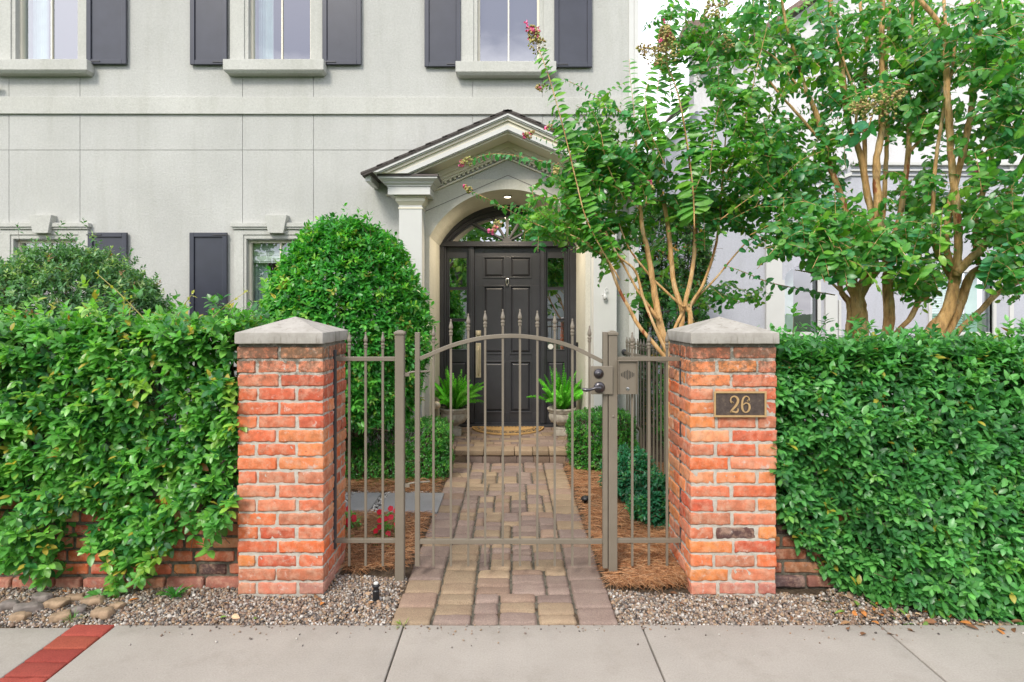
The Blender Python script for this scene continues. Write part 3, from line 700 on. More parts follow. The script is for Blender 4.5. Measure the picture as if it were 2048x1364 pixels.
# ------------------------------------------------------------------ neighbour's house on the right
def neighbour():
    root = empty('neighbour_house', (6, 9.5, 0), 'white stucco gabled house behind the tall crape myrtles at right', 'house')
    YN = 9.5; nx = lambda x: PX(x, YN); nz_ = lambda y: PZ(y, YN)
    W1 = (nx(1568), nx(1634), nz_(760), nz_(532)); W2 = (nx(1862), nx(1984), nz_(760), nz_(545))
    W1a = arc(W1[0], W1[1], nz_(560), nz_(532), 12)
    mb = MB(); x0 = nx(1292); top = nz_(330)
    for c in cells(x0, 14, -.1, top, [(W1[0], W1[1], W1[2], W1[3]), W2]): mb.box(c[0], c[1], YN, YN + .2, c[2], c[3])
    mb.prism([(W1[0], nz_(560))] + W1a + [(W1[1], nz_(560)), (W1[1], W1[3] + .001), (W1[0], W1[3] + .001)], YN + .001, YN + .2)
    mb.prism([(x0, top), (nx(1392), nz_(222)), (nx(1470), nz_(222)), (nx(1470), top)][::-1], YN, YN + .2)
    mb.build('front_wall', M['neighbour_stucco_shaded'], root)
    t = MB()
    t.box(nx(1700), 14, YN - .07, YN - .001, nz_(332), nz_(326)); t.box(nx(1700), 14, YN - .05, YN - .001, nz_(343), nz_(340)); t.box(nx(1700), 14, YN - .03, YN - .001, nz_(352), nz_(350))
    t.box(nx(1530), nx(1562), YN - .05, YN - .001, 0, nz_(475)); t.box(nx(1648), nx(1672), YN - .05, YN - .001, 0, nz_(590)); t.box(nx(1676), nx(1681), YN - .03, YN - .001, 0, nz_(600))
    t.box(nx(2018), nx(2026), YN - .02, YN - .001, 0, top)
    for xa, ya, xb, yb in ((1540, 412, 1700, 352), (1530, 400, 1692, 338)):
        a, b = (nx(xa), nz_(ya)), (nx(xb), nz_(yb)); t.prism([a, b, (b[0], b[1] + .05), (a[0], a[1] + .05)], YN - .06, YN - .0015)
    for W in (W1, W2):
        e = .05
        zs = nz_(560) if W is W1 else W[3]
        t.box(W[0] - e, W[0], YN - .03, YN + .05, W[2], zs); t.box(W[1], W[1] + e, YN - .03, YN + .05, W[2], zs)
        if W is W2: t.box(W[0] - e, W[1] + e, YN - .03, YN + .05, W[3], W[3] + e)
        zz = nz_(668); t.box(W[0], W[1], YN + .03, YN + .07, zz - .03, zz + .03)
    t.build('trim', M['white_paint'], root, bevel=.003)
    for W in (W1, W2): g = MB(); g.add([(W[0], YN + .06, W[2]), (W[1], YN + .06, W[2]), (W[1], YN + .06, W[3]), (W[0], YN + .06, W[3])], [(0, 1, 2, 3)]); g.build('window_pane', M['glass'], root)
    b = MB(); z = W2[2]
    while z < W2[3]: b.add([(W2[0] + .03, YN + .13, z), (nx(1938), YN + .13, z), (nx(1938), YN + .16, z + .035), (W2[0] + .03, YN + .16, z + .035)], [(0, 1, 2, 3)]); z += .04
    b.box(nx(1942), nx(1966), YN + .12, YN + .14, W2[2], W2[3]); b.box(nx(1895), nx(1899), YN + .11, YN + .125, W2[2], W2[3])
    b.build('plantation_shutter', M['blind'], root)
    c = MB()
    V = []
    for i in range(31): u = W1[0] + .02 + .22 * i / 30; V += [(u, YN + .2 + .02 * math.sin(i * 1.5), W1[2]), (u, YN + .2 + .02 * math.sin(i * 1.5), W1[3])]
    c.add(V, [(2 * i, 2 * i + 2, 2 * i + 3, 2 * i + 1) for i in range(30)]); c.build('curtain', M['curtain'], root)
    d = MB(); d.box(nx(1540), nx(2010), YN + .9, YN + .95, 0, top); d.build('interior', M['dark_room'], root)
    YU = 10.6; ux = lambda x: PX(x, YU); uz = lambda y: PZ(y, YU)
    u = MB(); u.prism([(ux(1388), uz(420)), (ux(1388), uz(92)), (ux(1370), uz(92)), (ux(1366), uz(62)), (ux(1440), uz(105)), (ux(1467), uz(118)), (ux(1467), uz(420))][::-1], YU, YU + .3)
    u.prism([(ux(1460), uz(420)), (ux(1460), uz(112)), (ux(1800), uz(-130)), (ux(2400), uz(-130)), (ux(2400), uz(420))][::-1], YU + .8, YU + 1.1)
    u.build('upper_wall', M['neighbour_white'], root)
    s = MB(); s.prism([(ux(1392), uz(138)), (ux(1418), uz(108)), (ux(1418), uz(140))][::-1], YU - .35, YU); s.prism([(ux(1361), uz(74)), (ux(1367), uz(66)), (ux(1428), uz(120)), (ux(1421), uz(124))][::-1], YU - .1, YU)
    s.build('eave_box', M['stucco_trim'], root)
    r = MB(); r.prism([(ux(1362), uz(70)), (ux(1368), uz(52)), (ux(1394), uz(50)), (ux(1470), uz(105)), (ux(1466), uz(117))][::-1], YU - .2, YU + .25)
    r.prism([(ux(1440), uz(110)), (ux(1446), uz(98)), (ux(1800), uz(-152)), (ux(2400), uz(-152)), (ux(2400), uz(-136)), (ux(1800), uz(-136))], YU + .5, YU + 4)
    mb = MB(); mb.prism([(nx(1286), nz_(318)), (nx(1388), nz_(212)), (nx(1394), nz_(218)), (nx(1292), nz_(330))], YN - .1, YN + .2); mb.build('rake_board', M['white_paint'], root)
    r.build('roof', simple('brown_shingle', (.22, .16, .13), .9, .35, 30, .5, 100), root)
neighbour()
# ------------------------------------------------------------------ brick pillars, low walls
BP = [srgb(*c) for c in ((200, 104, 62), (190, 88, 58), (176, 78, 58), (200, 118, 72), (186, 106, 82), (196, 134, 98), (168, 66, 50), (204, 124, 64), (186, 98, 72), (192, 116, 90), (202, 94, 46), (160, 100, 80))]
def brick_col(p_dark=.018, dull=1.0):
    c = np.array(BP[rng.integers(len(BP))]) * rng.uniform(.85, 1.12); c = c * .70 + np.array(srgb(192, 102, 64)) * .30; c = c * .92 + c.mean() * .08; c = c * np.array([1.18, 1.2, 1.1])
    if rng.random() < p_dark: c = np.array((.10, .055, .05))
    return c * dull
PF = 3.563; PWD = .502
def pillar(x0, name_label, flip):
    x1 = x0 + PWD; y0 = PF; y1 = PF + .49
    root = empty('brick_pillar', (x0 + PWD / 2, y0 + .245, 0), name_label, 'pillar', 'brick gate pillars')
    rb = RB(); CH = .0811; n = 18; zt = 1.455; sd = 1000 if flip else 2000; bw = .105; g = .0065
    for k in range(n):
        zb = zt - CH * (k + 1); za, zc = zb + g, zb + CH - g
        def b(xa, xb, ya, yb, s=None):
            nonlocal sd
            j = rng.uniform(-.004, .004, 6); c = brick_col() if s is None else s
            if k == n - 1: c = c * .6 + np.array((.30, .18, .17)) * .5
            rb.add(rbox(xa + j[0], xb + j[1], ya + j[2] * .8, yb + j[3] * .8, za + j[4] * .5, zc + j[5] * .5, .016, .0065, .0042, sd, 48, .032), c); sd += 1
        G = .008
        if k % 2 == 0:      # stretchers run the full front and back
            m = x0 + PWD * rng.uniform(.44, .50)
            for ya, yb in ((y0, y0 + bw), (y1 - bw, y1)): b(x0, m - G, ya, yb); b(m + G, x1, ya, yb)
            for xa, xb in ((x0, x0 + bw), (x1 - bw, x1)):
                ym = y0 + bw + (y1 - y0 - 2 * bw) * rng.uniform(.42, .58); b(xa, xb, y0 + bw + 2 * G, ym - G); b(xa, xb, ym + G, y1 - bw - 2 * G)
        else:               # side bricks run through, their ends show in front
            hl, hr = (rng.uniform(.10, .115), rng.uniform(.14, .155)) if flip else (rng.uniform(.13, .15), rng.uniform(.10, .115))
            for xa, xb in ((x0, x0 + hl), (x1 - hr, x1)):
                ym = y0 + .245 * rng.uniform(.92, 1.08); b(xa, xb, y0, ym - G); b(xa, xb, ym + G, y1)
            for ya, yb in ((y0, y0 + bw), (y1 - bw, y1)): b(x0 + hl + 2 * G, x1 - hr - 2 * G, ya, yb)
    rb.build('brickwork', M['brick'], root)
    mb = MB(); e = .0055; mb.box(x0 + e, x1 - e, y0 + e, y1 - e, -.1, zt + .012); mb.build('mortar', M['mortar'], root)
    c = MB(); zc0 = 1.468; zc1 = 1.535; o = .006; ap = 1.625
    xx0, xx1, yy0, yy1 = x0 - o, x1 + o, y0 - .03, y1 + .03; mx_, my_ = (xx0 + xx1) / 2, (yy0 + yy1) / 2
    V, Q = rbox(xx0, xx1, yy0, yy1, zc0, zc1, .03, .006, .0012, 77, 30)
    t = np.clip((V[:, 2] - (zc1 - .02)) / .02, 0, 1)
    cap = mesh('cap', V, [Q], M['cap'], root, smooth=True)
    c = MB(); a = .004
    c.add([(xx0 + a, yy0 + a, zc1 - .002), (xx1 - a, yy0 + a, zc1 - .002), (xx1 - a, yy1 - a, zc1 - .002), (xx0 + a, yy1 - a, zc1 - .002), (mx_, my_, ap)], [(0, 1, 4), (1, 2, 4), (2, 3, 4), (3, 0, 4), (3, 2, 1, 0)])
    c.build('cap_slope', M['cap'], cap)
XL0 = PX(475, PF); XR1 = PX(1553, PF)
pillar(XL0, 'red brick pillar with pyramid stone cap left of the gate, without a number plaque', True)
pillar(XR1 - PWD, 'red brick pillar with pyramid stone cap right of the gate, carrying the number plaque', False)
def low_wall(x0, x1, yf, h, label, dull, cap):
    root = empty('garden_wall', ((x0 + x1) / 2, yf, 0), label, 'wall')
    rb = RB(); CH = .079; k = 0; z = -.02; sd = 5000
    while z < h - .02:
        x = x0 - (.13 if k % 2 else 0) - rng.uniform(0, .03)
        while x < x1:
            Lb = rng.uniform(.235, .265) if rng.random() < .75 else rng.uniform(.12, .18); a, b_ = max(x, x0), min(x + Lb, x1)
            if b_ - a > .04:
                c = brick_col(.10, dull); 
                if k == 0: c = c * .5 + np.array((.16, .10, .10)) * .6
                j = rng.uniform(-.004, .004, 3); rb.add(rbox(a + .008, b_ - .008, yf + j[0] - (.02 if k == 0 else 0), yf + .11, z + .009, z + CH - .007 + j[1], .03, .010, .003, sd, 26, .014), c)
                sd += 1
            x += Lb
        z += CH; k += 1
    rb.build('brickwork', M['brick_dirty'], root)
    mb = MB(); mb.box(x0, x1, yf + .010, yf + .22, -.1, z); mb.build('mortar', M['mortar_dark'], root)
    if cap:
        rb = RB(); x = x0
        while x < x1:
            e = min(x + rng.uniform(.3, .42), x1); rb.add(rbox(x + .004, e - .003, yf - .02, yf + .25, z + .002, z + .05, .04, .015, .006, sd, 12), np.array((.10, .085, .075))); sd += 1; x = e
        rb.build('coping', M['rock'], root)
low_wall(-6.2, XL0 - .002, 3.68, .50, 'low red brick garden wall under the left hedge', .92, True)
low_wall(XR1 + .002, 4.6, 3.70, .42, 'low dark stained brick wall half hidden under the right hedge', .50, False)

# ------------------------------------------------------------------ metal fence, gate, gate hardware
YG = 3.76
def gx(x, Y=YG): return PX(x, Y)
def gz(y, Y=YG): return PZ(y, Y)
def finial(mb, x, y, ztip, s=1.0):
    h = .10 * s
    mb.lathe([(.0095 * s, ztip - h - .004), (.0115 * s, ztip - h), (.0115 * s, ztip - h + .010 * s), (.008 * s, ztip - h + .013 * s), (.0125 * s, ztip - h + .018 * s), (.0125 * s, ztip - h + .026 * s), (.007 * s, ztip - h + .032 * s),
              (.013 * s, ztip - h + .044 * s), (.0125 * s, ztip - h + .055 * s), (.0045 * s, ztip - .014 * s), (.0055 * s, ztip - .008 * s), (.0035 * s, ztip - .001), (.001, ztip)], (x, y, 0), 10)
def bar(parent, x, y, z0, ztip, hw=.0085, mat='gate', s=1.0):
    mb = MB(); mb.box(x - hw * .8, x + hw * .8, y - hw * .8, y + hw * .8, z0, ztip - .10 * s); finial(mb, x, y, ztip, s); return mb.build('bar', M[mat], parent, bevel=0)
def post(x0, x1, ztop, label):
    root = empty('gate_post', ((x0 + x1) / 2, YG, 0), label, 'post', 'square posts either side of the gate')
    mb = MB(); w_ = x1 - x0; mb.box(x0, x1, YG, YG + w_, -.05, ztop - .02); mb.build('shaft', M['gate'], root, bevel=.003)
    c = MB(); c.box(x0 - .006, x1 + .006, YG - .006, YG + w_ + .006, ztop - .0195, ztop - .004); c.taper((x0 - .004, x1 + .004, YG - .004, YG + w_ + .004), (x0 + .016, x1 - .016, YG + .016, YG + w_ - .016), ztop - .0039, ztop + .008)
    c.build('cap', M['gate'], root, bevel=.002); return root
post(gx(789.5), gx(807.5), gz(663), 'taupe square post with flat cap, on the hinge side of the gate')
pr = post(gx(1217.5), gx(1235), gz(664), 'taupe square post beside the lock and the intercom box')
mb = MB(); mb.lathe([(.008, 0), (.008, .003), (.004, .006)], (gx(1226.5), YG - .0, gz(833)), 12, axis='y'); mb.build('bolt', M['gate'], pr)
def panel(xs, xa, xb, xend, label):
    root = empty('fence_panel', ((gx(xa) + gx(xb)) / 2, YG + .02, 0), label, 'fence', 'short fence panels beside the gate')
    y = YG + .025
    a, b = sorted((gx(xa), gx(xb)))
    mb = MB(); mb.box(a, b, y - .012, y + .014, gz(722.5), gz(714)); mb.build('top_rail', M['gate'], root, bevel=.002)
    mb = MB(); mb.box(a, b, y - .012, y + .014, gz(1088), gz(1079.5)); mb.build('bottom_rail', M['gate'], root, bevel=.002)
    for x in xs: bar(root, gx(x), y, gz(1135), gz(664))
    e = gx(xend); mb = MB(); mb.box(e - .008, e + .008, y - .014, y + .016, gz(1100), gz(700)); mb.build('end_bar', M['black_iron'], root, bevel=.002)
panel((696.5, 729.5, 764), 668, 789.4, 667.5, 'short taupe fence panel of three spear topped bars joining the left pillar')
panel((1266, 1299.5, 1336), 1364, 1235.2, 1365, 'short taupe fence panel of three spear topped bars joining the right pillar')
def gate():
    root = empty('garden_gate', (gx(1022), YG, 0), 'taupe metal gate with arched top rail and spear finials, closed across the path', 'gate')
    y = YG + .025
    mb = MB(); mb.box(gx(829), gx(838.5), y - .014, y + .016, gz(1135), gz(667)); mb.box(gx(829) - .001, gx(838.5) + .001, y - .015, y + .017, gz(667), gz(665)); mb.build('stile', M['gate'], root, bevel=.002)
    mb = MB(); mb.box(gx(1206.5), gx(1215.8), y - .02, y + .02, gz(1138), gz(664)); mb.build('stile', M['gate'], root, bevel=.002)
    mb = MB(); mb.box(gx(838.6), gx(1206.4), y - .012, y + .014, gz(1090), gz(1081)); mb.build('bottom_rail', M['gate'], root, bevel=.002)
    pts = spline([(gx(x), y, gz(z)) for x, z in ((838.6, 718), (860, 709), (897, 693.5), (934, 682.5), (969, 675.5), (1005, 672.5), (1040, 672.5), (1074, 676), (1110, 683), (1145, 694), (1179, 710), (1206.4, 724))], 4)
    V = []; hh = .0125
    T = np.gradient(pts, axis=0); T /= np.linalg.norm(T, axis=1)[:, None]
    for p, t in zip(pts, T):
        n = np.array([-t[2], 0, t[0]])
        for a, b in ((-1, -1), (1, -1), (1, 1), (-1, 1)): V.append(p + n * hh * b + np.array([0, .012 * a, 0]))
    Fc = [(4 * i + k, 4 * i + (k + 1) % 4, 4 * i + 4 + (k + 1) % 4, 4 * i + 4 + k) for i in range(len(pts) - 1) for k in range(4)] + [(3, 2, 1, 0), tuple(range(len(V) - 4, len(V)))]
    mb = MB(); mb.add(V, Fc); mb.build('arched_rail', M['gate'], root, bevel=.002)
    for x, t in ((866, 652), (901, 638), (936, 627), (970, 621), (1005.5, 618), (1040, 618), (1075, 621), (1110, 627), (1145.5, 637), (1180, 651)): bar(root, gx(x), y, gz(1135), gz(t))
    mb = MB(); mb.box(gx(1182), gx(1225), y - .040, y - .0205, gz(788), gz(732)); pl = mb.build('lock_plate', M['gate'], root, bevel=.002)
    k = MB(); c = (gx(1196.5), y - .040, gz(746.5)); k.lathe([(.030, 0), (.030, .006), (.024, .010), (.022, .014), (.014, .016), (.013, .022), (.004, .023)], c, 24, axis='y'); k.build('deadbolt', M['bronze_metal'], pl, smooth=True)
    k = MB(); c = (gx(1198), y - .040, gz(774)); k.lathe([(.034, 0), (.034, .006), (.026, .012), (.022, .014), (.017, .018), (.013, .03), (.012, .05)], c, 24, axis='y')
    q = c[1] - .05
    k.tube(spline([(c[0] + .004, q, c[2]), (c[0] - .03, q - .004, c[2] + .001), (c[0] - .06, q - .006, c[2] - .007), (c[0] - .085, q - .004, c[2] - .010), (c[0] - .108, q + .004, c[2] - .006)], 5), [.014, .011, .008, .0095, .012, .010], 12)
    k.build('lever_handle', M['bronze_metal'], pl, smooth=True)
    for yy in (748, 971):
        h = MB(); z = gz(yy); h.box(gx(807.6), gx(818), y - .01, y + .01, z - .016, z + .006); h.tube(spline([(gx(812), y, z), (gx(820), y - .004, z + .008), (gx(828), y - .006, z + .012), (gx(858), y + .022, z + .012)], 4), .006, 8); h.build('hinge', M['gate'], root, smooth=False)
gate()
def intercom():
    root = empty('intercom', (gx(1254), YG, gz(788)), 'taupe metal intercom box fixed beside the right gate post', 'intercom')
    mb = MB(); a, b, z0, z1 = gx(1236), gx(1273), gz(788), gz(722); mb.box(a, b, YG - .012, YG + .012, z0, z1); t = .004
    mb.box(a - .003, b + .003, YG - .028, YG + .005, z1, z1 + t); mb.box(a - .003, a - .0001, YG - .028, YG + .01, z0, z1 - .0001); mb.box(b + .0001, b + .003, YG - .028, YG + .01, z0, z1 - .0001); mb.build('housing', M['gate'], root, bevel=.001)
    s = MB(); cx = (a + b) / 2; zc = gz(749)
    for i in range(-4, 5): hl = .030 - abs(i) * .005; s.box(cx + i * .0095 - .0018, cx + i * .0095 + .0018, YG - .0135, YG - .0119, zc - hl, zc + hl)
    s.build('speaker_slots', M['black'], root)
    k = MB(); k.lathe([(.0105, 0), (.0105, .004), (.007, .005)], (cx, YG - .012, gz(777.5)), 16, axis='y'); k.build('button', M['nickel'], root)
intercom()
def plaque():
    y = PF - .016; a, b, z0, z1 = PX(1427.5, y), PX(1532.5, y), PZ(834, y), PZ(782.5, y)
    root = empty('number_plaque', ((a + b) / 2, y, (z0 + z1) / 2), 'bronze plaque reading 26 on the right brick pillar', 'sign')
    mb = MB(); mb.box(a + .003, b - .003, y + .001, y + .012, z0 + .003, z1 - .003)
    pm = Mat('patina_bronze', .5, .4, .3); pm.col(pm.ramp(pm.noise(28, 9, .75), [(.3, (.045, .032, .030)), (.55, (.10, .075, .062)), (.75, (.20, .15, .10))])); pm.bump(pm.noise(150, 4), .4, .001)
    mb.build('plate', pm.m, root)
    gm = simple('gold_edge', (.52, .34, .16), .42, .1, 30, metal=.3)
    f = MB(); t = .0105
    for c in cells(a, b, z0, z1, [(a + t, b - t, z0 + t, z1 - t)]): f.box(c[0], c[1], y - .006, y + .0009, c[2], c[3])
    f.build('border', gm, root)
    def px(X, Y_): return (a + (X - 455) / (1500 - 455) * (b - a), z1 - (Y_ - 395) / (918 - 395) * (z1 - z0))
    def stroke(name, pts, ws):
        P_ = spline([(px(*p)[0], 0, px(*p)[1]) for p in pts], 6); W_ = np.interp(np.linspace(0, 1, len(P_)), np.linspace(0, 1, len(ws)), ws) * (b - a) / 1045
        T = norm(np.gradient(P_, axis=0)); N = np.stack([-T[:, 2], T[:, 1], T[:, 0]], 1); l, r_ = P_ + N * W_[:, None], P_ - N * W_[:, None]
        n = len(P_); V = []
        for k in range(n):
            for q in (l[k], r_[k]): V.append((q[0], y - .005, q[2]))
            for q in (r_[k], l[k]): V.append((q[0], y + .0008, q[2]))
        Fc = [(4 * i + k, 4 * i + (k + 1) % 4, 4 * i + 4 + (k + 1) % 4, 4 * i + 4 + k) for i in range(n - 1) for k in range(4)] + [(3, 2, 1, 0), tuple(range(4 * n - 4, 4 * n))]
        m_ = MB(); m_.add(V, Fc); return m_
    d = stroke('2', [(832, 628), (806, 620), (790, 590), (792, 545), (815, 512), (855, 498), (900, 510), (932, 560), (928, 620), (890, 690), (838, 750), (800, 795), (785, 825)], [12, 15, 12, 10, 10, 12, 18, 22, 22, 20, 16, 13, 9])
    e = stroke('2', [(786, 818), (812, 805), (850, 808), (890, 820), (922, 806), (936, 775), (934, 745)], [9, 14, 16, 17, 15, 10, 7]); d.add(e.v, e.f)
    d.lathe([(18 * (b - a) / 1045, 0), (18 * (b - a) / 1045, .005)], (px(825, 620)[0], y + .0, px(825, 620)[1]), 14, axis='y'); d.build('numeral', gm, root)
    d = stroke('6', [(1128, 590), (1150, 570), (1152, 530), (1120, 500), (1080, 500), (1040, 540), (1020, 610), (1016, 700), (1028, 770), (1060, 812), (1095, 820), (1135, 800), (1160, 750), (1164, 700), (1148, 655), (1112, 632), (1072, 640), (1040, 670)], [14, 14, 9, 9, 10, 14, 18, 20, 18, 12, 9, 14, 19, 19, 16, 10, 8, 7])
    d.lathe([(18 * (b - a) / 1045, 0), (18 * (b - a) / 1045, .005)], (px(1132, 585)[0], y + .0, px(1132, 585)[1]), 14, axis='y'); d.build('numeral', gm, root)
plaque()
# fence behind the left hedge, and the fence that runs back to the house on the right
def left_fence():
    root = empty('iron_fence', (-3.2, 3.86, .5), 'dark iron railing standing inside the left hedge above the low brick wall', 'fence')
    y = 3.88; mb = MB(); mb.box(-6.2, XL0 - .001, y - .012, y + .012, .61, .635); mb.build('bottom_rail', M['black_iron'], root)
    mb = MB(); mb.box(-6.2, XL0 - .001, y - .012, y + .012, 1.28, 1.305); mb.build('top_rail', M['black_iron'], root)
    x = XL0 - .06
    while x > -6.1: bar(root, x, y, .52, 1.5, mat='black_iron'); x -= .115
    mb = MB(); mb.box(-2.9, -2.85, y - .025, y + .025, .4, 1.5); mb.build('post', M['black_iron'], root)
    mb = MB(); mb.taper((XL0 - .09, XL0 - .02, y - .06, y - .015), (XL0 - .08, XL0 - .02, y - .05, y - .015), .63, .68); mb.build('bracket', M['black_iron'], root)
left_fence()
def side_fence():
    root = empty('side_fence', (1.42, 5.6, 0), 'taupe spear topped fence running back from the right pillar to the house corner', 'fence')
    def xy(t): return 1.33 + .17 * t, 7.06 - 2.9 * t
    def rail(z0, z1, h, t0, t1, name):
        a, b = xy(t0), xy(t1); mb = MB()
        V = [(a[0] - .012, a[1], z0), (a[0] + .012, a[1], z0), (b[0] + .012, b[1], z1), (b[0] - .012, b[1], z1)]; V += [(p[0], p[1], p[2] + h) for p in V]
        mb.add(V, [(3, 2, 1, 0), (4, 5, 6, 7), (0, 1, 5, 4), (1, 2, 6, 5), (2, 3, 7, 6), (3, 0, 4, 7)]); return mb.build(name, M['gate'], root)
    rail(1.17, 1.20, .03, 0, 1, 'top_rail'); rail(.42, .40, .03, 0, .22, 'bottom_rail'); rail(.06, .06, .03, .22, 1, 'bottom_rail')
    p = xy(.225); mb = MB(); mb.box(p[0] - .014, p[0] + .014, p[1] - .014, p[1] + .014, .04, .43); mb.build('post', M['gate'], root)
    p = xy(.62); mb = MB(); mb.box(p[0] - .025, p[0] + .025, p[1] - .025, p[1] + .025, -.02, 1.22); mb.build('post', M['black_iron'], root)
    for k in range(24):
        t = (k + .6) / 25; p = xy(t); bar(root, p[0], p[1], (.40 if t < .22 else .02), 1.37, mat='gate', s=1.15)
    for z in (1.19, .43):
        mb = MB(); mb.lathe([(.035, -.02), (.035, .0), (.02, .012)], (1.325, 7.085, z), 14, axis='y'); mb.build('wall_bracket', M['black_iron'], root)
side_fence()

# ------------------------------------------------------------------ small things by the entrance and in the beds
def urn(cx, cy, label):
    root = empty('plant_urn', (cx, cy, PORCH), label, 'urn', 'stone urns beside the front door')
    z = PORCH; s = .70
    mb = MB(); mb.box(cx - .135 * s, cx + .135 * s, cy - .135 * s, cy + .135 * s, z + .001, z + .115 * s); mb.build('plinth', M['urn'], root, bevel=.008)
    prof = [(.125, .116), (.12, .135), (.085, .15), (.075, .17), (.09, .185), (.13, .20), (.19, .235), (.225, .29), (.235, .345), (.222, .385), (.215, .40), (.235, .405), (.245, .42), (.238, .435), (.25, .44), (.262, .455), (.262, .475), (.25, .485), (.225, .485), (.215, .43)]
    amp = [0, 0, 0, 0, .02, .05, .07, .07, .05, .02, 0, 0, .04, .02, 0, 0, 0, 0, 0, 0]
    mb = MB(); mb.lathe([(r * s, h * s) for r, h in prof], (cx, cy, z), 84, lobes=14, lobe_amp=amp); mb.build('bowl', M['urn'], root, smooth=True)
    mb = MB(); mb.lathe([(.21 * s, .43 * s), (.21 * s, .45 * s)], (cx, cy, z), 24); mb.build('compost', M['soil'], root)
mu = Mat('weathered_stone', .9, .2); c_ = mu.ramp(mu.noise(14, 8, .7), [(.3, (.27, .24, .19)), (.7, (.52, .48, .41))]); mu.col(mu.mix(c_, (.16, .15, .11), mu.ramp(mu.noise(30, 6, .7), [(.58, g3(0)), (.7, g3(.6))]))); mu.bump(mu.noise(90, 5), .5, .004); M['urn'] = mu.m
UL = (PX(908, 7.55), 7.55); UR = (PX(1124, 7.55), 7.55)
urn(*UL, 'carved stone urn on the porch left of the door, holding a foxtail fern'); urn(*UR, 'carved stone urn on the porch right of the door, holding a foxtail fern')
def mat_():
    root = empty('doormat', (PX(1016, 7.9), 7.9, PORCH), 'half round tan coir doormat with a dark scroll border on the porch', 'doormat')
    cx = PX(1016, 7.9); hw = .47; yb = 8.0; dp = .50; z = PORCH + .004
    def oval(a, d, y): return [(cx + a * math.cos(t), y - d * math.sin(t)) for t in np.linspace(0, math.pi, 40)]
    o = oval(hw, dp, yb); mb = MB(); n = 40
    mb.add([(x, y, z) for x, y in o] + [(x, y, z + .016) for x, y in o], [list(range(n, 2 * n))[::-1]] + [(i, (i + 1) % n, n + (i + 1) % n, n + i) for i in range(n)])
    mb.build('coir_pad', simple('coir', (.48, .29, .11), .95, .25, 60, .8, 160, .004), root)
    mb = MB(); zt = z + .0165
    for k in range(26):     # scrolls
        t = math.pi * (k + .5) / 26; x, y = cx + .385 * math.cos(t), yb - .06 - .33 * math.sin(t); s = .03; ph = t * 3 + (k % 2) * math.pi
        mb.tube([(x + s * (1 - .8 * u) * math.cos(ph + 5.5 * u), y + s * .9 * (1 - .8 * u) * math.sin(ph + 5.5 * u), zt) for u in np.linspace(0, 1, 12)], .0042, 4)
    for a, d in ((.43, .39), (.34, .27)): mb.tube([(x, y - .055, zt) for x, y in oval(a, d, yb)], .0045, 4)
    for k in range(15): x = cx - .31 + .62 * k / 14; mb.box(x, x + .025, yb - .05, yb - .035, zt - .002, zt + .002)
    mb.build('scroll_pattern', M['black'], root)
mat_()
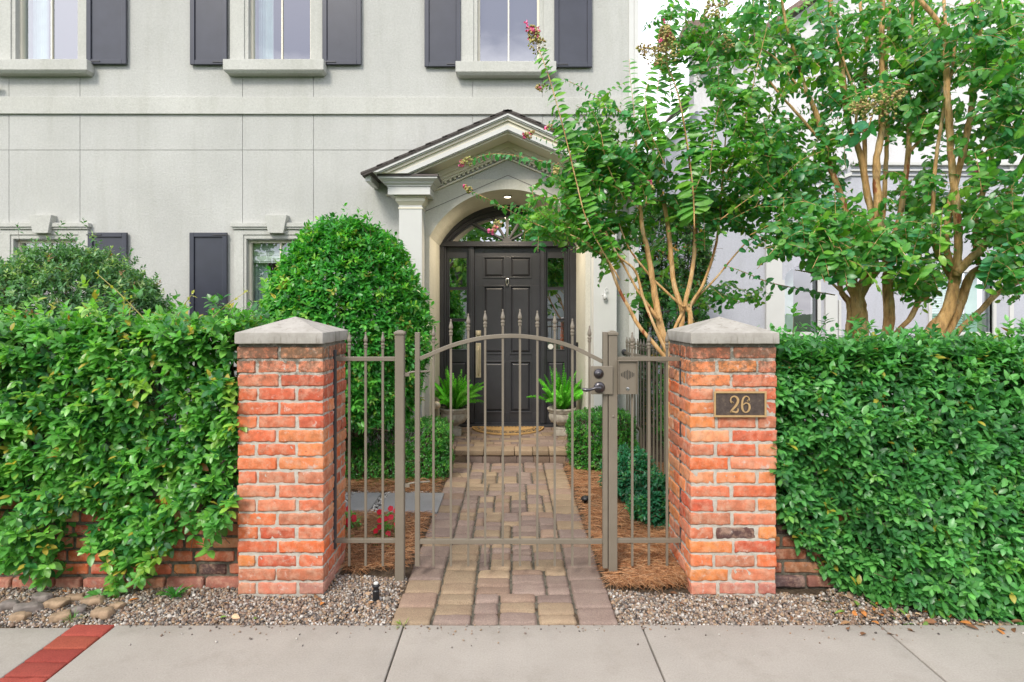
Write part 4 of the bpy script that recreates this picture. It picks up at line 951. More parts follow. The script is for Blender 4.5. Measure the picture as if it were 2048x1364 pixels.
def small():
    r = empty('sprinkler', (*P(752, 1200, GY(1200))[:2], 0), 'black pop-up sprinkler with a white top in the gravel left of the path', 'sprinkler')
    x, y = r.location[0], r.location[1]
    mb = MB(); mb.lathe([(.020, -.02), (.020, .055), (.016, .06), (.016, .075), (.022, .078), (.022, .085), (.013, .092)], (x, y, 0), 14); mb.build('body', M['black'], r); mb = MB(); mb.lathe([(.014, .0925), (.014, .10), (.008, .104)], (x, y, 0), 12); mb.build('nozzle', M['white_paint'], r)
    Yp = GY(1010); x = PX(1171, Yp); r = empty('path_light', (x, Yp, 0), 'small round black path light in the pine straw right of the path', 'light')
    mb = MB(); mb.lathe([(.015, -.02), (.015, .04), (.038, .045), (.040, .058), (.030, .072), (.008, .080)], (x, Yp, 0), 18); mb.build('hood', M['black'], r, smooth=True)
    mb = MB(); mb.lathe([(.009, .0805), (.009, .084)], (x, Yp, 0), 10); mb.build('stud', M['nickel'], r)
    # white bird-shaped wall bracket on the right pilaster, door bell, sticker, wall cap, rain spout, eave camera
    Yb = 6.86; x, z = PX(1209.5, Yb), PZ(590, Yb); r = empty('wall_ornament', (x, Yb, z), 'small white ornamental hook on the right pilaster', 'ornament')
    mb = MB(); mb.lathe([(.005, -.055), (.022, -.045), (.026, -.02), (.020, .0), (.010, .02), (.012, .035), (.006, .05)], (x, Yb - .02, z), 10); mb.tube(spline([(x, Yb - .02, z + .04), (x + .006, Yb - .03, z + .07), (x + .018, Yb - .03, z + .078), (x + .024, Yb - .025, z + .06)], 4), .006, 6)
    mb.tube([(x - .02, Yb - .02, z - .01), (x - .035, Yb - .03, z + .005)], [.012, .006], 6); mb.build('hook', M['white_paint'], r, smooth=True)
    x, z = PX(1157, 7.9), PZ(689, 7.9); mb = MB(); mb.box(.845, .872, 7.86, 7.90, z - .03, z + .03)
    tag(mb.build('door_bell', M['black'], None), 'small black door bell on the reveal right of the door', 'door bell')
    mb = MB(); mb.lathe([(.036, 0), (.036, .003)], (dx(1101), YD - .012, dz(693)), 24, axis='y'); tag(mb.build('alarm_sticker', M['white_paint']), 'round white sticker on the right sidelight of the door', 'sticker')
    x, z = PX(872, 7.0), PZ(812, 7.0); mb = MB(); mb.lathe([(.030, 0), (.032, .03), (.042, .035), (.048, .05), (.040, .07), (.012, .08)], (x, YW, z), 18, axis='y'); tag(mb.build('wall_cap', M['cream_metal'], smooth=True), 'small round beige vent cap low on the wall left of the porch', 'vent cap')  # plain round vent cap, gives no light
    mb = MB(); mb.tube(spline([(1.34, 7.0, .5), (1.34, 6.97, .3), (1.35, 6.90, .22), (1.38, 6.78, .18)], 4), .035, 12); tag(mb.build('rain_spout', M['white_paint'], smooth=True), 'white rain spout elbow at the foot of the house corner', 'downspout')
    x, z = wx(2), wz(172); r = empty('security_camera', (x, YW, z), 'small white security camera on the wall at the far left', 'camera')
    mb = MB(); mb.lathe([(.022, -.09), (.03, -.08), (.03, .02), (.022, .03)], (x - .01, YW - .09, z), 14, axis='x'); mb.tube([(x - .02, YW - .09, z - .02), (x - .02, YW - .04, z - .05), (x - .02, YW, z - .05)], .008, 8); mb.build('body', M['white_paint'], r, smooth=True)
    # stepping slabs left of the path
    for a, b, lab in ((675, 735, 'grey square stepping slab nearest the left pillar'), (752, 856, 'grey square stepping slab nearest the path')):
        Ya, Yb_ = 4.98, 5.52; x0, x1 = PX(a, 4.98), PX(b, 4.98) - .0
        rb = RB(); rb.add(rbox(x0, x0 + .50 if a > 700 else x1, Ya, Yb_, -.04, .022, .1, .008, .001, a, 5), (1, 1, 1))
        tag(rb.build('stepping_slab', M['slab']), lab, 'slab', 'grey stepping slabs')
small()
# ------------------------------------------------------------------ gravel, rocks, pine straw, dry leaves
def ico():
    t = (1 + 5 ** .5) / 2; V = np.array([(-1, t, 0), (1, t, 0), (-1, -t, 0), (1, -t, 0), (0, -1, t), (0, 1, t), (0, -1, -t), (0, 1, -t), (t, 0, -1), (t, 0, 1), (-t, 0, -1), (-t, 0, 1)]) / math.hypot(1, t)
    Fc = np.array([(0, 11, 5), (0, 5, 1), (0, 1, 7), (0, 7, 10), (0, 10, 11), (1, 5, 9), (5, 11, 4), (11, 10, 2), (10, 7, 6), (7, 1, 8), (3, 9, 4), (3, 4, 2), (3, 2, 6), (3, 6, 8), (3, 8, 9), (4, 9, 5), (2, 4, 11), (6, 2, 10), (8, 6, 7), (9, 8, 1)])
    return V, Fc
def ico2():
    V, Fc = ico(); V = list(map(tuple, V)); c = {}
    def mid(a, b):
        k = (min(a, b), max(a, b))
        if k not in c: m = np.array(V[a]) + np.array(V[b]); c[k] = len(V); V.append(tuple(m / np.linalg.norm(m)))
        return c[k]
    out = []
    for a, b, d in Fc: x, y, z = mid(a, b), mid(b, d), mid(d, a); out += [(a, x, z), (b, y, x), (d, z, y), (x, y, z)]
    return np.array(V), np.array(out)
def blobs(name, C_, S, cols, mat, parent=None, base=None, jit=.18):
    V, Fc = base or ico(); n = len(C_); r = np.random.default_rng(3)
    q = norm(r.normal(size=(n, 4))); w_, x, y, z = q.T
    Rm = np.stack([1 - 2 * (y * y + z * z), 2 * (x * y - z * w_), 2 * (x * z + y * w_), 2 * (x * y + z * w_), 1 - 2 * (x * x + z * z), 2 * (y * z - x * w_), 2 * (x * z - y * w_), 2 * (y * z + x * w_), 1 - 2 * (x * x + y * y)], -1).reshape(n, 3, 3)
    W = V[None] * (1 + r.uniform(-jit, jit, (n, len(V), 1))) * S[:, None, :]; W = np.einsum('nij,nkj->nki', Rm, W) + C_[:, None]
    f = (Fc[None] + (np.arange(n) * len(V))[:, None, None]).reshape(-1, 3)
    return mesh(name, W.reshape(-1, 3), [f], mat, parent, np.repeat(cols, len(V), 0), True)
def gravel():
    r = np.random.default_rng(11); n = 42000
    X = np.concatenate([r.uniform(-4.4, -.64, n), r.uniform(.58, 2.7, int(n * .45))]); Y = np.concatenate([r.uniform(3.225, 3.85, n), r.uniform(3.225, 3.70, int(n * .45))])
    keep = ~((X > XL0) & (X < XL0 + PWD) & (Y > PF)) & ~((X > XR1 - PWD) & (X < XR1) & (Y > PF)) & ~((X < XL0) & (Y > 3.7)) & ~((X > 1.75) & (r.random(len(X)) < .55))
    lim = np.where(X > .58, 3.63 + .06 * vnoise(np.stack([X * 4, X * 0, X * 0], -1)), 3.80 + .05 * vnoise(np.stack([X * 4, X * 0, X * 0], -1))); keep &= Y < lim
    X, Y = X[keep], Y[keep]; n = len(X); s = r.gamma(9, .00088, n) + .001
    Z = -.022 + r.uniform(0, .020, n) * 1.0 + .006 * vnoise(np.stack([X * 6, Y * 6, X * 0], -1))
    pal = .85 * np.array([srgb(*c) for c in ((188, 180, 170), (156, 146, 134), (116, 106, 98), (168, 138, 112), (138, 114, 96), (206, 200, 190), (84, 78, 74), (172, 152, 132), (146, 128, 116), (176, 150, 120))])
    cols = pal[r.integers(0, len(pal), n)] * r.uniform(.7, 1.05, (n, 1)); 
    
    m_ = 260; xs, ys = r.uniform(-2.0, 3.0, m_), 3.215 - r.gamma(.9, .05, m_); ss = r.uniform(.003, .008, m_); X = np.concatenate([X, xs]); Y = np.concatenate([Y, ys]); Z = np.concatenate([Z, ss * .5]); s = np.concatenate([s, ss]); cols = np.concatenate([cols, pal[r.integers(0, len(pal), m_)] * .8]); n = len(X)
    tag(blobs('gravel', np.stack([X, Y, Z], -1), np.stack([s, s * r.uniform(.6, .95, n), s * r.uniform(.45, .8, n)], -1), cols, M['pebble']), 'river pebbles filling the strips between pavement and walls', 'gravel', kind='stuff')
    n = 5000; X = r.uniform(-2.9, -.75, n); Y = r.uniform(4.90, 5.62, n); ks = ~((X > PX(752, 4.98) - .0) & (X < PX(752, 4.98) + .5) & (Y > 4.98) & (Y < 5.52)) & ~((X > PX(675, 4.98)) & (X < PX(735, 4.98)) & (Y > 4.98) & (Y < 5.52))
    X, Y = X[ks], Y[ks]; n = len(X); s = r.uniform(.008, .014, n); cols = np.array(srgb(212, 208, 202)) * r.uniform(.5, 1.05, (n, 1))
    tag(blobs('white_gravel', np.stack([X, Y, r.uniform(-.015, .008, n)], -1), np.stack([s, s * .8, s * .6], -1), cols, M['pebble']), 'pale crushed stone round the stepping slabs', 'gravel', kind='stuff')
gravel()
def rocks():
    r = np.random.default_rng(4); b = ico2()
    spots = [(60, 1222, .055), (110, 1212, .06), (150, 1225, .05), (85, 1200, .045), (185, 1205, .045), (205, 1232, .045), (40, 1238, .04), (120, 1238, .045), (150, 1198, .04), (235, 1215, .035), (20, 1215, .05)]
    where = ['between two larger rocks', 'tallest of the heap', 'in the middle of the heap', 'pressed against the wall foot', 'under the trailing vine', 'nearest the brick edging', 'at the front left of the heap', 'lying flat in front', 'at the back of the heap', 'smallest, at the right end', 'at the left picture edge']
    for k, ((x, y, s), wh) in enumerate(zip(spots, where)):
        Y = GY(y); a = r.uniform(-.6, .6); hx, hy, hz = s * r.uniform(.9, 1.25), s * .7, s * r.uniform(.38, .55)
        V, Q = rbox(-hx, hx, -hy, hy, -hz, hz, .014, hz * .75, s * .20, 300 + k, 1.1 / s)
        V = V + .004 * vnoise(V * 120 + k)[:, None]; V[:, 0] += V[:, 2] * r.uniform(-.7, .7)
        V = np.stack([V[:, 0] * math.cos(a) - V[:, 1] * math.sin(a), V[:, 0] * math.sin(a) + V[:, 1] * math.cos(a), V[:, 2]], 1)
        c = np.array(srgb(*((172, 146, 118) if r.random() < .6 else (140, 130, 122)))) * .7
        o = mesh('rock', V, [Q], M['rock'], None, np.tile(c, (len(V), 1)), True); o.location = (PX(x, Y), Y, hz * .45)
        tag(o, 'tan rock by the left garden wall, ' + wh, 'rock', 'tan rocks in the gravel')
rocks()
def straw():
    r = np.random.default_rng(8)
    def field(n, fx, fy, zb):
        X = r.uniform(*fx, n); Y = r.uniform(*fy, n); return X, Y
    A = []
    for n, fx, fy in ((15000, (.59, 2.2), (3.62, 6.6)), (5200, (.60, 1.3), (3.60, 4.5)), (1800, (.80, 1.08), (3.57, 4.05)), (5500, (-1.9, -.66), (3.80, 4.97)), (2600, (-1.9, -.66), (5.55, 6.4))): A.append(np.stack(field(n, fx, fy, 0), -1))
    A = np.vstack(A); X, Y = A.T
    edge_l = vnoise(np.stack([X * 5, Y * 5, X * 0], -1)) * .05
    k = ~((X > 1.05 + edge_l) & (Y < 4.08) & (X > 1.08)) & ~((X > .6) & (Y < 3.62 + edge_l * .8)) & ~((X < -.6) & (Y < 3.90 + edge_l)) & ~((X < XL0 + PWD) & (Y < 4.08)) ; X, Y = X[k], Y[k]
    n = len(X); th = r.uniform(0, math.pi * 2, n); L_ = r.uniform(.07, .17, n); hump = .025 * (vnoise(np.stack([X * 2.5, Y * 2.5, X * 0], -1)) + 1)
    hump += np.where((X > .65) & (Y < 4.4), .03, 0) * np.clip((X - .6) * 4, 0, 1)
    z = r.uniform(-.005, .012, n) + hump * r.uniform(.3, 1, n); tilt = r.uniform(-.12, .16, n); bend = r.uniform(-.25, .25, n)
    d = np.stack([np.cos(th), np.sin(th), tilt], -1); s = np.stack([-np.sin(th), np.cos(th), th * 0], -1); up = np.array([0, 0, 1.])
    c = np.stack([X, Y, z + .004], -1); V = []
    for t in (-.5, -.17, .17, .5):
        p = c + d * (L_ * t)[:, None] + s * (bend * L_ * (t * t))[:, None] + up * (-.35 * L_ * t * t)[:, None] + up * .006
        wv = .0013 * (1 - abs(t) * .8)
        V += [p - s * wv, p + s * wv, p + up * wv * 1.6]
    V = np.stack(V, 1); Fq = np.array([(3 * i + a, 3 * i + (a + 1) % 3, 3 * i + 3 + (a + 1) % 3, 3 * i + 3 + a) for i in range(3) for a in range(3)])
    f = (Fq[None] + (np.arange(n) * 12)[:, None, None]).reshape(-1, 4)
    pal = np.array([srgb(*c_) for c_ in ((196, 146, 100), (176, 122, 80), (206, 164, 124), (150, 98, 62), (184, 132, 92))]); cols = pal[r.integers(0, 5, n)] * r.uniform(.65, 1.1, (n, 1))
    tag(mesh('pine_straw', V.reshape(-1, 3), [f], M['needle'], None, np.repeat(cols, 12, 0)), 'brown pine straw mulch covering the beds behind the gate', 'mulch', kind='stuff')
straw()
# ------------------------------------------------------------------ foliage tools
UP = np.array([0, 0, 1.])
def leaves(P_, D_, N_, L_, W_, curl=.15, fold=.25, shape=(.80, 1, .62)):
    """P base, D direction, N normal; returns verts (n,11,3) - a folded, curled blade"""
    n = len(P_); D_ = norm(D_); N_ = norm(N_ - D_ * (N_ * D_).sum(1, keepdims=True)); S_ = np.cross(D_, N_)
    L_ = L_.reshape(-1, 1); W_ = W_.reshape(-1, 1) / 2; out = np.empty((n, 11, 3))
    cv = curl if np.ndim(curl) == 0 else curl.reshape(-1, 1)
    def c(t): return P_ + D_ * L_ * t - N_ * (cv * L_ * t * t)
    out[:, 0] = P_; out[:, 10] = c(1.0)
    for r_, (t, w_) in enumerate(zip((.24, .52, .80), shape)):
        m = c(t); out[:, 1 + 3 * r_] = m - S_ * W_ * w_ + N_ * W_ * w_ * fold; out[:, 2 + 3 * r_] = m; out[:, 3 + 3 * r_] = m + S_ * W_ * w_ + N_ * W_ * w_ * fold
    return out
LT = np.array([(0, 1, 2), (0, 2, 3), (7, 10, 8), (8, 10, 9)]); LQ = np.array([(1, 4, 5, 2), (2, 5, 6, 3), (4, 7, 8, 5), (5, 8, 9, 6)])
def leaf_mesh(name, V, cols, mat, parent):
    n = len(V); off = (np.arange(n) * 11)[:, None, None]
    C_ = np.repeat(cols[:, None, :], 11, 1).copy(); C_[:, [0, 2, 5, 8]] *= 1.18; C_[:, [1, 3, 4, 6, 7, 9]] *= .96
    return mesh(name, V.reshape(-1, 3), [(LT[None] + off).reshape(-1, 3), (LQ[None] + off).reshape(-1, 4)], mat, parent, C_.reshape(-1, 3), True)
def basis(D_):
    a = np.where(np.abs(D_[:, 2:3]) < .9, np.array([[0, 0, 1.]]), np.array([[1., 0, 0]])); u = norm(np.cross(D_, a)); return u, np.cross(D_, u)
def sprig_leaves(P_, D_, n, SL, LL, LW, r, spread=.9, curl=.15, fold=.25, upn=.8, shape=(.80, 1, .62)):
    """M sprigs of n leaves each; returns verts and (sprig index, rank)"""
    M_ = len(P_); D_ = norm(D_); u, v = basis(D_); V = []; I = []; K = []; ph = r.uniform(0, 6.28, M_)
    for k in range(n):
        t = (k + .5) / n; az = ph + k * 2.4 + r.normal(0, .3, M_); rad = np.cos(az)[:, None] * u + np.sin(az)[:, None] * v
        d = norm(D_ * (.25 + .75 * t) + rad * spread * (1.15 - .5 * t) + r.normal(0, .15, (M_, 3))); nn = D_ * .7 + UP * upn + r.normal(0, .15, (M_, 3))
        sc = (r.uniform(.75, 1.1, M_) * (1.0 - .35 * t * t))
        V.append(leaves(P_ + D_ * (SL * t).reshape(-1, 1), d, nn, LL * sc, LW * sc, curl, fold, shape)); I.append(np.arange(M_)); K.append(np.full(M_, k))
    return np.concatenate(V), np.concatenate(I), np.concatenate(K)
def leaf_cols(n, r, pal, wts, var=.16, grp=None):
    pal = np.array(pal); idx = r.choice(len(pal), n, p=np.array(wts) / sum(wts)); c = pal[idx] * r.uniform(1 - var, 1 + var, (n, 1))
    return c
def twigs(A, B, rad, r, sag=0):
    """many thin three sided stems from A to B"""
    n = len(A); d = norm(B - A); u, v = basis(d); V = []
    for t in (0, .5, 1):
        c = A + (B - A) * t + r.normal(0, .004, (n, 3)) * (t == .5) - UP * sag * t * t; rr = rad * (1 - .55 * t)
        for a in (0, 2.09, 4.19): V.append(c + (math.cos(a) * u + math.sin(a) * v) * rr)
    V = np.stack(V, 1); Fq = np.array([(3 * i + a, 3 * i + (a + 1) % 3, 3 * i + 3 + (a + 1) % 3, 3 * i + 3 + a) for i in range(2) for a in range(3)])
    return V.reshape(-1, 3), (Fq[None] + (np.arange(n) * 9)[:, None, None]).reshape(-1, 4)
def twig_mesh(name, A, B, rad, r, mat, parent, sag=0):
    V, f = twigs(A, B, rad, r, sag); return mesh(name, V, [f], mat, parent)
def nz2(x, y, s, o=0): return vnoise(np.stack([x * s + o, y * s + o * 1.7, x * 0 + o], -1))

# ------------------------------------------------------------------ hedges at the street
G_L = [(.125, .37, .065), (.09, .285, .055), (.19, .45, .08), (.040, .17, .045), (.26, .46, .07), (.52, .42, .07), (.36, .12, .03)]
W_L = [34, 26, 20, 10, 6, 2.0, .5]
G_R = [(.100, .33, .080), (.065, .235, .066), (.14, .39, .095), (.048, .175, .055), (.16, .38, .07), (.45, .40, .06), (.34, .15, .05)]
W_R = [34, 28, 22, 10, 3, .8, .4]
def hedge(name, label, xr, zt, bot, yf, n, pal, wts, LLen, LWid, seed, hole, depth, nl=7, mat='leaf', ygp=.10, jg=1.0):
    r = np.random.default_rng(seed); root = empty(name, ((xr[0] + xr[1]) / 2, yf((xr[0] + xr[1]) / 2, .3) + .3, 0), label, 'hedge')
    X = r.uniform(*xr, n); Zt = zt + jg * (.035 * nz2(X, X * 0, 4, seed) + .02 * nz2(X, X * 0, 15, seed) + r.gamma(.35, .05, n))
    Z = r.uniform(0.02, 1.0, n); B = bot(X) ; Z = B + (Zt - B) * Z
    dens = hole(X, Z); k = r.random(n) < dens; X, Z, Zt, B = X[k], Z[k], Zt[k], B[k]; n1 = len(X)
    bump = .10 * nz2(X, Z, 2.6, seed + 3) + .05 * nz2(X, Z, 7, seed + 5)
    dp = r.gamma(1.5, .07, n1) * depth
    edge = np.clip(1 - (Zt - Z) / .16, 0, 1); Y = yf(X, Z) + bump + dp + edge ** 2 * .13
    D_ = norm(np.stack([r.normal(0, .45, n1), -1.0 + r.normal(0, .3, n1), .25 + edge * 1.1 + r.normal(0, .45, n1)], -1))
    # the flat top
    n2 = int(n * .22); X2 = r.uniform(*xr, n2); Y2 = yf(X2, zt) + .1 + r.random(n2) * .62; Z2 = zt + jg * r.gamma(.35, .05, n2) + .035 * nz2(X2, X2 * 0, 4, seed) + .03 * nz2(X2, Y2, 6, seed) - r.gamma(1.4, .03, n2)
    D2 = norm(np.stack([r.normal(0, .5, n2), r.normal(-.2, .4, n2), np.ones(n2)], -1))
    Pp = np.concatenate([np.stack([X, Y, Z], -1), np.stack([X2, Y2, Z2], -1)]); D_ = np.concatenate([D_, D2])
    SL = r.uniform(.05, .11, len(Pp)); Pb = Pp - D_ * (SL * .6)[:, None]
    V, I, K = sprig_leaves(Pb, D_, nl, SL, LLen, LWid, r, .95, .18, .22, .9)
    sc = leaf_cols(len(Pp), r, pal[:5], wts[:5]); c = sc[I] * r.uniform(.82, 1.2, (len(I), 1))
    yg = r.random(len(I)) < .35 * (K / nl) * (r.random(len(Pp)) < ygp)[I] * 1.6; c[yg] = np.array(pal[5]) * r.uniform(.7, 1.1, (yg.sum(), 1))
    rd = r.random(len(I)) < .0035; c[rd] = np.array(pal[6])
    leaf_mesh('leaves', V, c, M[mat], root)
    ns = min(len(Pp), 2500); s = r.choice(len(Pp), ns, replace=False); A = Pp[s] - D_[s] * .16 + r.normal(0, .03, (ns, 3)); A[:, 1] += .04
    twig_mesh('stems', A, Pp[s], .0028, r, M['wood_bark'], root)
    # main stems rising inside
    mb = MB(); 
    for x in np.arange(xr[0] + .1, xr[1] - .05, .13):
        x = x + r.uniform(-.05, .05); yb = yf(x, .5) + .34
        mb.tube(spline([(x, yb + .05, -.02), (x + r.uniform(-.12, .12), yb, .35), (x + r.uniform(-.2, .2), yb - .05, .8), (x + r.uniform(-.3, .3), yb - .04, zt - .15)], 4), [.013, .010, .007, .003], 5)
    mb.build('branches', M['wood_bark'], root); return root
def interp_px(tab, Y):
    xs = [PX(a, Y) for a, _ in tab]; zs = [PZ(b, Y) for _, b in tab]
    return lambda X: np.interp(X, xs, zs)
botL = interp_px([(-400, 1150), (0, 1080), (40, 1185), (95, 1195), (120, 1020), (165, 1030), (185, 1190), (230, 1205), (290, 1170), (330, 1130), (380, 1060), (410, 1120), (440, 1060), (474, 1075)], 3.55)
def holeL(X, Z):
    d = np.ones_like(X); y = CY - (Z - H) * F / 3.55; x = CX + X * F / 3.55
    nz_ = nz2(X, Z, 5.5, 9) + .6 * nz2(X, Z, 12, 4)
    d = np.where(y > 985, np.where(nz_ > -.3, .95, .3), d); d = np.where(y > 1100, np.where(nz_ > -.12, .8, .12), d)
    h = np.exp(-(((x - 285) / 75) ** 2 + ((y - 815) / 60) ** 2)) + .8 * np.exp(-(((x - 445) / 40) ** 2 + ((y - 930) / 60) ** 2)) + .6 * np.exp(-(((x - 40) / 60) ** 2 + ((y - 900) / 50) ** 2)) + .5 * np.exp(-(((x - 420) / 50) ** 2 + ((y - 720) / 40) ** 2))
    return d * np.clip(1 - .93 * h, .05, 1)
def yfL(X, Z): return 3.56 - .04 * np.clip(1 - Z, 0, 1) - .06 * np.clip(.5 - Z, 0, .5)
hedge('left_hedge', 'bright green leafy hedge spilling over the brick wall left of the gate', (-4.9, XL0 + .0), 1.58, botL, yfL, 4200, G_L, W_L, .078, .041, 21, holeL, 1.0, jg=1.2)
botR = interp_px([(1545, 1015), (1575, 1030), (1600, 1065), (1640, 1130), (1680, 1180), (1740, 1235), (1800, 1250), (1900, 1240), (2000, 1240), (2400, 1240)], 3.45)
def yfR(X, Z): return 3.60 - .30 * np.clip((X - 1.75) / .7, 0, 1) * np.clip(1.15 - Z, 0, 1)
def holeR(X, Z):
    y = CY - (Z - H) * F / 3.5; x = CX + X * F / 3.5
    h = .8 * np.exp(-(((x - 1850) / 110) ** 2 + ((y - 820) / 14) ** 2)) + .5 * np.exp(-(((x - 1700) / 60) ** 2 + ((y - 980) / 20) ** 2)); return np.clip(1 - h, .1, 1)
hedge('right_hedge', 'dense dark green leafy hedge reaching the pavement right of the number pillar', (XR1 + .02, 4.7), 1.43, botR, yfR, 6900, G_R, W_R, .072, .037, 22, holeR, 1.35, ygp=.05)
def stray():
    r = np.random.default_rng(77); root = bpy.data.objects['left_hedge']; mb = MB(); V = []
    for x0, y0, x1, y1 in ((300, 650, 195, 548), (352, 640, 383, 590), (420, 640, 490, 585), (95, 640, 110, 605), (245, 640, 250, 590), (258, 645, 262, 600), (20, 900, 90, 1170), (150, 1060, 60, 1000)):
        a, b = P(x0, y0, 3.75), P(x1, y1, 3.7); mb.tube(spline([a, (a + b) / 2 + np.array([0, 0, .012]), b], 4), [.0035, .002], 5)
        q = np.array([a + (b - a) * t for t in (.45, .7, .95)]); v, i, k = sprig_leaves(q, np.repeat((b - a)[None], 3, 0), 3, np.full(3, .03), .035, .016, r); V.append(v)
    mb.build('stray_shoots', M['stray'], root); V = np.concatenate(V); leaf_mesh('young_leaves', V, np.array([(.45, .45, .07)]) * r.uniform(.7, 1.1, (len(V), 1)), M['leaf'], root)
M['stray'] = simple('young_stem', (.42, .36, .12), .5)
stray()
# ------------------------------------------------------------------ clipped shrubs and bushes
def dome(name, label, c, rad, n, pal, wts, LLen, LWid, seed, cat='bush', nl=6, SLr=(.04, .09), power=2.0, zmin=.1, stems=True, mat='leaf', up=.8, shell=.22, bumpy=.07, stem_base=None, jag=.0):
    r = np.random.default_rng(seed); c = np.array(c, float); rad = np.array(rad, float); root = empty(name, (c[0], c[1], 0), label, cat)
    q = norm(r.normal(size=(n, 3))); q = q[(q[:, 1] < .45) & (c[2] + q[:, 2] * rad[2] > zmin)]; n = len(q)
    s = (np.abs(q) ** power).sum(1) ** (-1 / power); b = 1 + bumpy * vnoise(q * 3.1 + seed) + bumpy * .7 * vnoise(q * 7.3 + seed) + jag * r.gamma(.6, .05, n)
    p = c + q * rad * (s * b * (1 - np.abs(r.normal(0, shell, n)) * .55))[:, None]
    D_ = norm(q / rad * rad.mean() * .9 + r.normal(0, .42, (n, 3)) + UP * .25); SL = r.uniform(*SLr, n)
    V, I, K = sprig_leaves(p - D_ * (SL * .5)[:, None], D_, nl, SL, LLen, LWid, r, .95, .15, .22, up)
    sc = leaf_cols(n, r, pal, wts); col = sc[I] * r.uniform(.8, 1.2, (len(I), 1)); leaf_mesh('leaves', V, col, M[mat], root)
    if stems:
        ns = min(n, 1500); k = r.choice(n, ns, replace=False); twig_mesh('stems', p[k] - D_[k] * .2 + r.normal(0, .03, (ns, 3)), p[k], .0025, r, M['wood_bark'], root)
        mb = MB()
        for i in range(9):
            a = r.uniform(0, 6.28); e = c + np.array([math.cos(a) * rad[0] * .6, math.sin(a) * rad[1] * .45, rad[2] * r.uniform(-.1, .6)])
            b0 = np.array([c[0] + .05 * math.cos(a), c[1] + .05 * math.sin(a), -.02]); m_ = (b0 * .55 + e * .45) + np.array([0, 0, .02]); mb.tube(spline([b0, m_, e], 6), [.032 * rad[0], .02 * rad[0], .006], 7)
        mb.build('trunk', M['wood_bark'], root)
    return root
G_B = [(.070, .33, .050), (.048, .24, .042), (.13, .43, .06), (.26, .52, .07), (.34, .36, .08)]
dome('round_bush', 'large rounded bright green bush against the wall left of the entrance', (-1.63, 6.05, 1.40), (.80, .70, 1.17), 10500, G_B, [32, 26, 20, 6, 2], .075, .037, 31, power=1.85, zmin=.55, SLr=(.05, .10), bumpy=.05, nl=6, jag=.55)
dome('olive_bush', 'wide dark olive bush with fine leaves behind the left hedge', (-4.05, 5.6, 1.20), (.93, .8, .98), 17000, [(.10, .24, .09), (.07, .18, .07), (.17, .34, .13), (.32, .44, .18), (.30, .17, .08)], [30, 26, 22, 9, 1.2], .052, .022, 32, nl=7, jag=.9, bumpy=.07, shell=.14)
G_X = [(.065, .28, .045), (.045, .20, .035), (.11, .37, .05), (.20, .46, .07)]
dome('box_hedge', 'low clipped box hedge left of the path below the round bush', (PX(790, 6.15), 6.2, .26), (.56, .30, .30), 6500, G_X, [30, 26, 20, 8], .026, .014, 33, cat='shrub', power=7, zmin=.03, nl=7, SLr=(.03, .05), shell=.12, bumpy=.04)
dome('box_hedge', 'low clipped box shrub right of the path in front of the porch', (PX(1200, 6.55), 6.5, .29), (.34, .28, .31), 4200, G_X, [30, 26, 20, 8], .026, .014, 34, cat='shrub', power=5, zmin=.03, nl=7, SLr=(.03, .05), shell=.14, bumpy=.08)
G_G = [(.030, .19, .09), (.022, .14, .065), (.05, .25, .11), (.09, .31, .09)]
dome('gardenia_shrub', 'small dark glossy shrub in the pine straw nearest the right pillar', (PX(1308, 4.75), 4.75, .18), (.19, .2, .20), 520, G_G, [30, 26, 20, 8], .05, .024, 35, cat='shrub', zmin=.03, bumpy=.2, jag=.6)
dome('gardenia_shrub', 'low dark glossy shrub between the box shrub and the side fence', (PX(1262, 5.4), 5.45, .20), (.22, .34, .22), 900, G_G, [30, 26, 20, 8], .05, .024, 36, cat='shrub', zmin=.03, bumpy=.2, jag=.6)
dome('laurel_shrub', 'dark green shrub at the house corner behind the side fence', (PX(1340, 7.9), 7.9, 1.0), (.55, .5, 1.15), 4000, [(.035, .13, .03), (.025, .09, .025), (.06, .18, .04), (.25, .17, .04)], [30, 28, 20, 3], .06, .025, 37, cat='shrub', bumpy=.15, jag=.4)
dome('photinia_shrub', 'taller shrub with orange new leaves behind the multi stemmed crape myrtle', (PX(1345, 7.9), 8.4, 2.45), (.62, .5, .72), 3000, [(.045, .15, .035), (.03, .10, .025), (.09, .20, .04), (.45, .24, .04)], [30, 24, 20, 7], .07, .028, 38, cat='shrub', zmin=1.2, bumpy=.15, jag=.5)
def ivy_low():
    dome('hedge_row', 'clipped green hedge row behind the side fence', (1.95, 6.2, .75), (.28, 1.5, .62), 5000, G_X, [30, 26, 20, 8], .035, .018, 39, cat='hedge', power=6, zmin=.05, nl=6, stems=False)
ivy_low()
# grassy liriope tuft behind the left fence, weeds on the gravel
def blades(name, label, c, n, Ln, wd, col, cat, seed, spread=.9):
    r = np.random.default_rng(seed); a = r.uniform(0, 6.28, n); t = r.uniform(.1, 1, n) * spread; D_ = np.stack([np.cos(a) * t, np.sin(a) * t, np.ones(n)], -1)
    Pp = np.array(c) + np.stack([np.cos(a), np.sin(a), a * 0], -1) * r.uniform(0, .03, (n, 1)); V = leaves(Pp, D_, UP * .3 - np.stack([np.cos(a), np.sin(a), a * 0], -1), Ln * r.uniform(.6, 1.1, n), np.full(n, wd), .5, .2, (.9, .8, .5))
    o = leaf_mesh(name, V, np.array(col) * r.uniform(.7, 1.3, (n, 1)), M['leaf_matte'], None); tag(o, label, cat)
blades('grass_tuft', 'pale striped grass tuft behind the railing beside the left pillar', (-1.85, 4.5, .35), 70, .42, .014, (.22, .32, .12), 'grass tuft', 3)
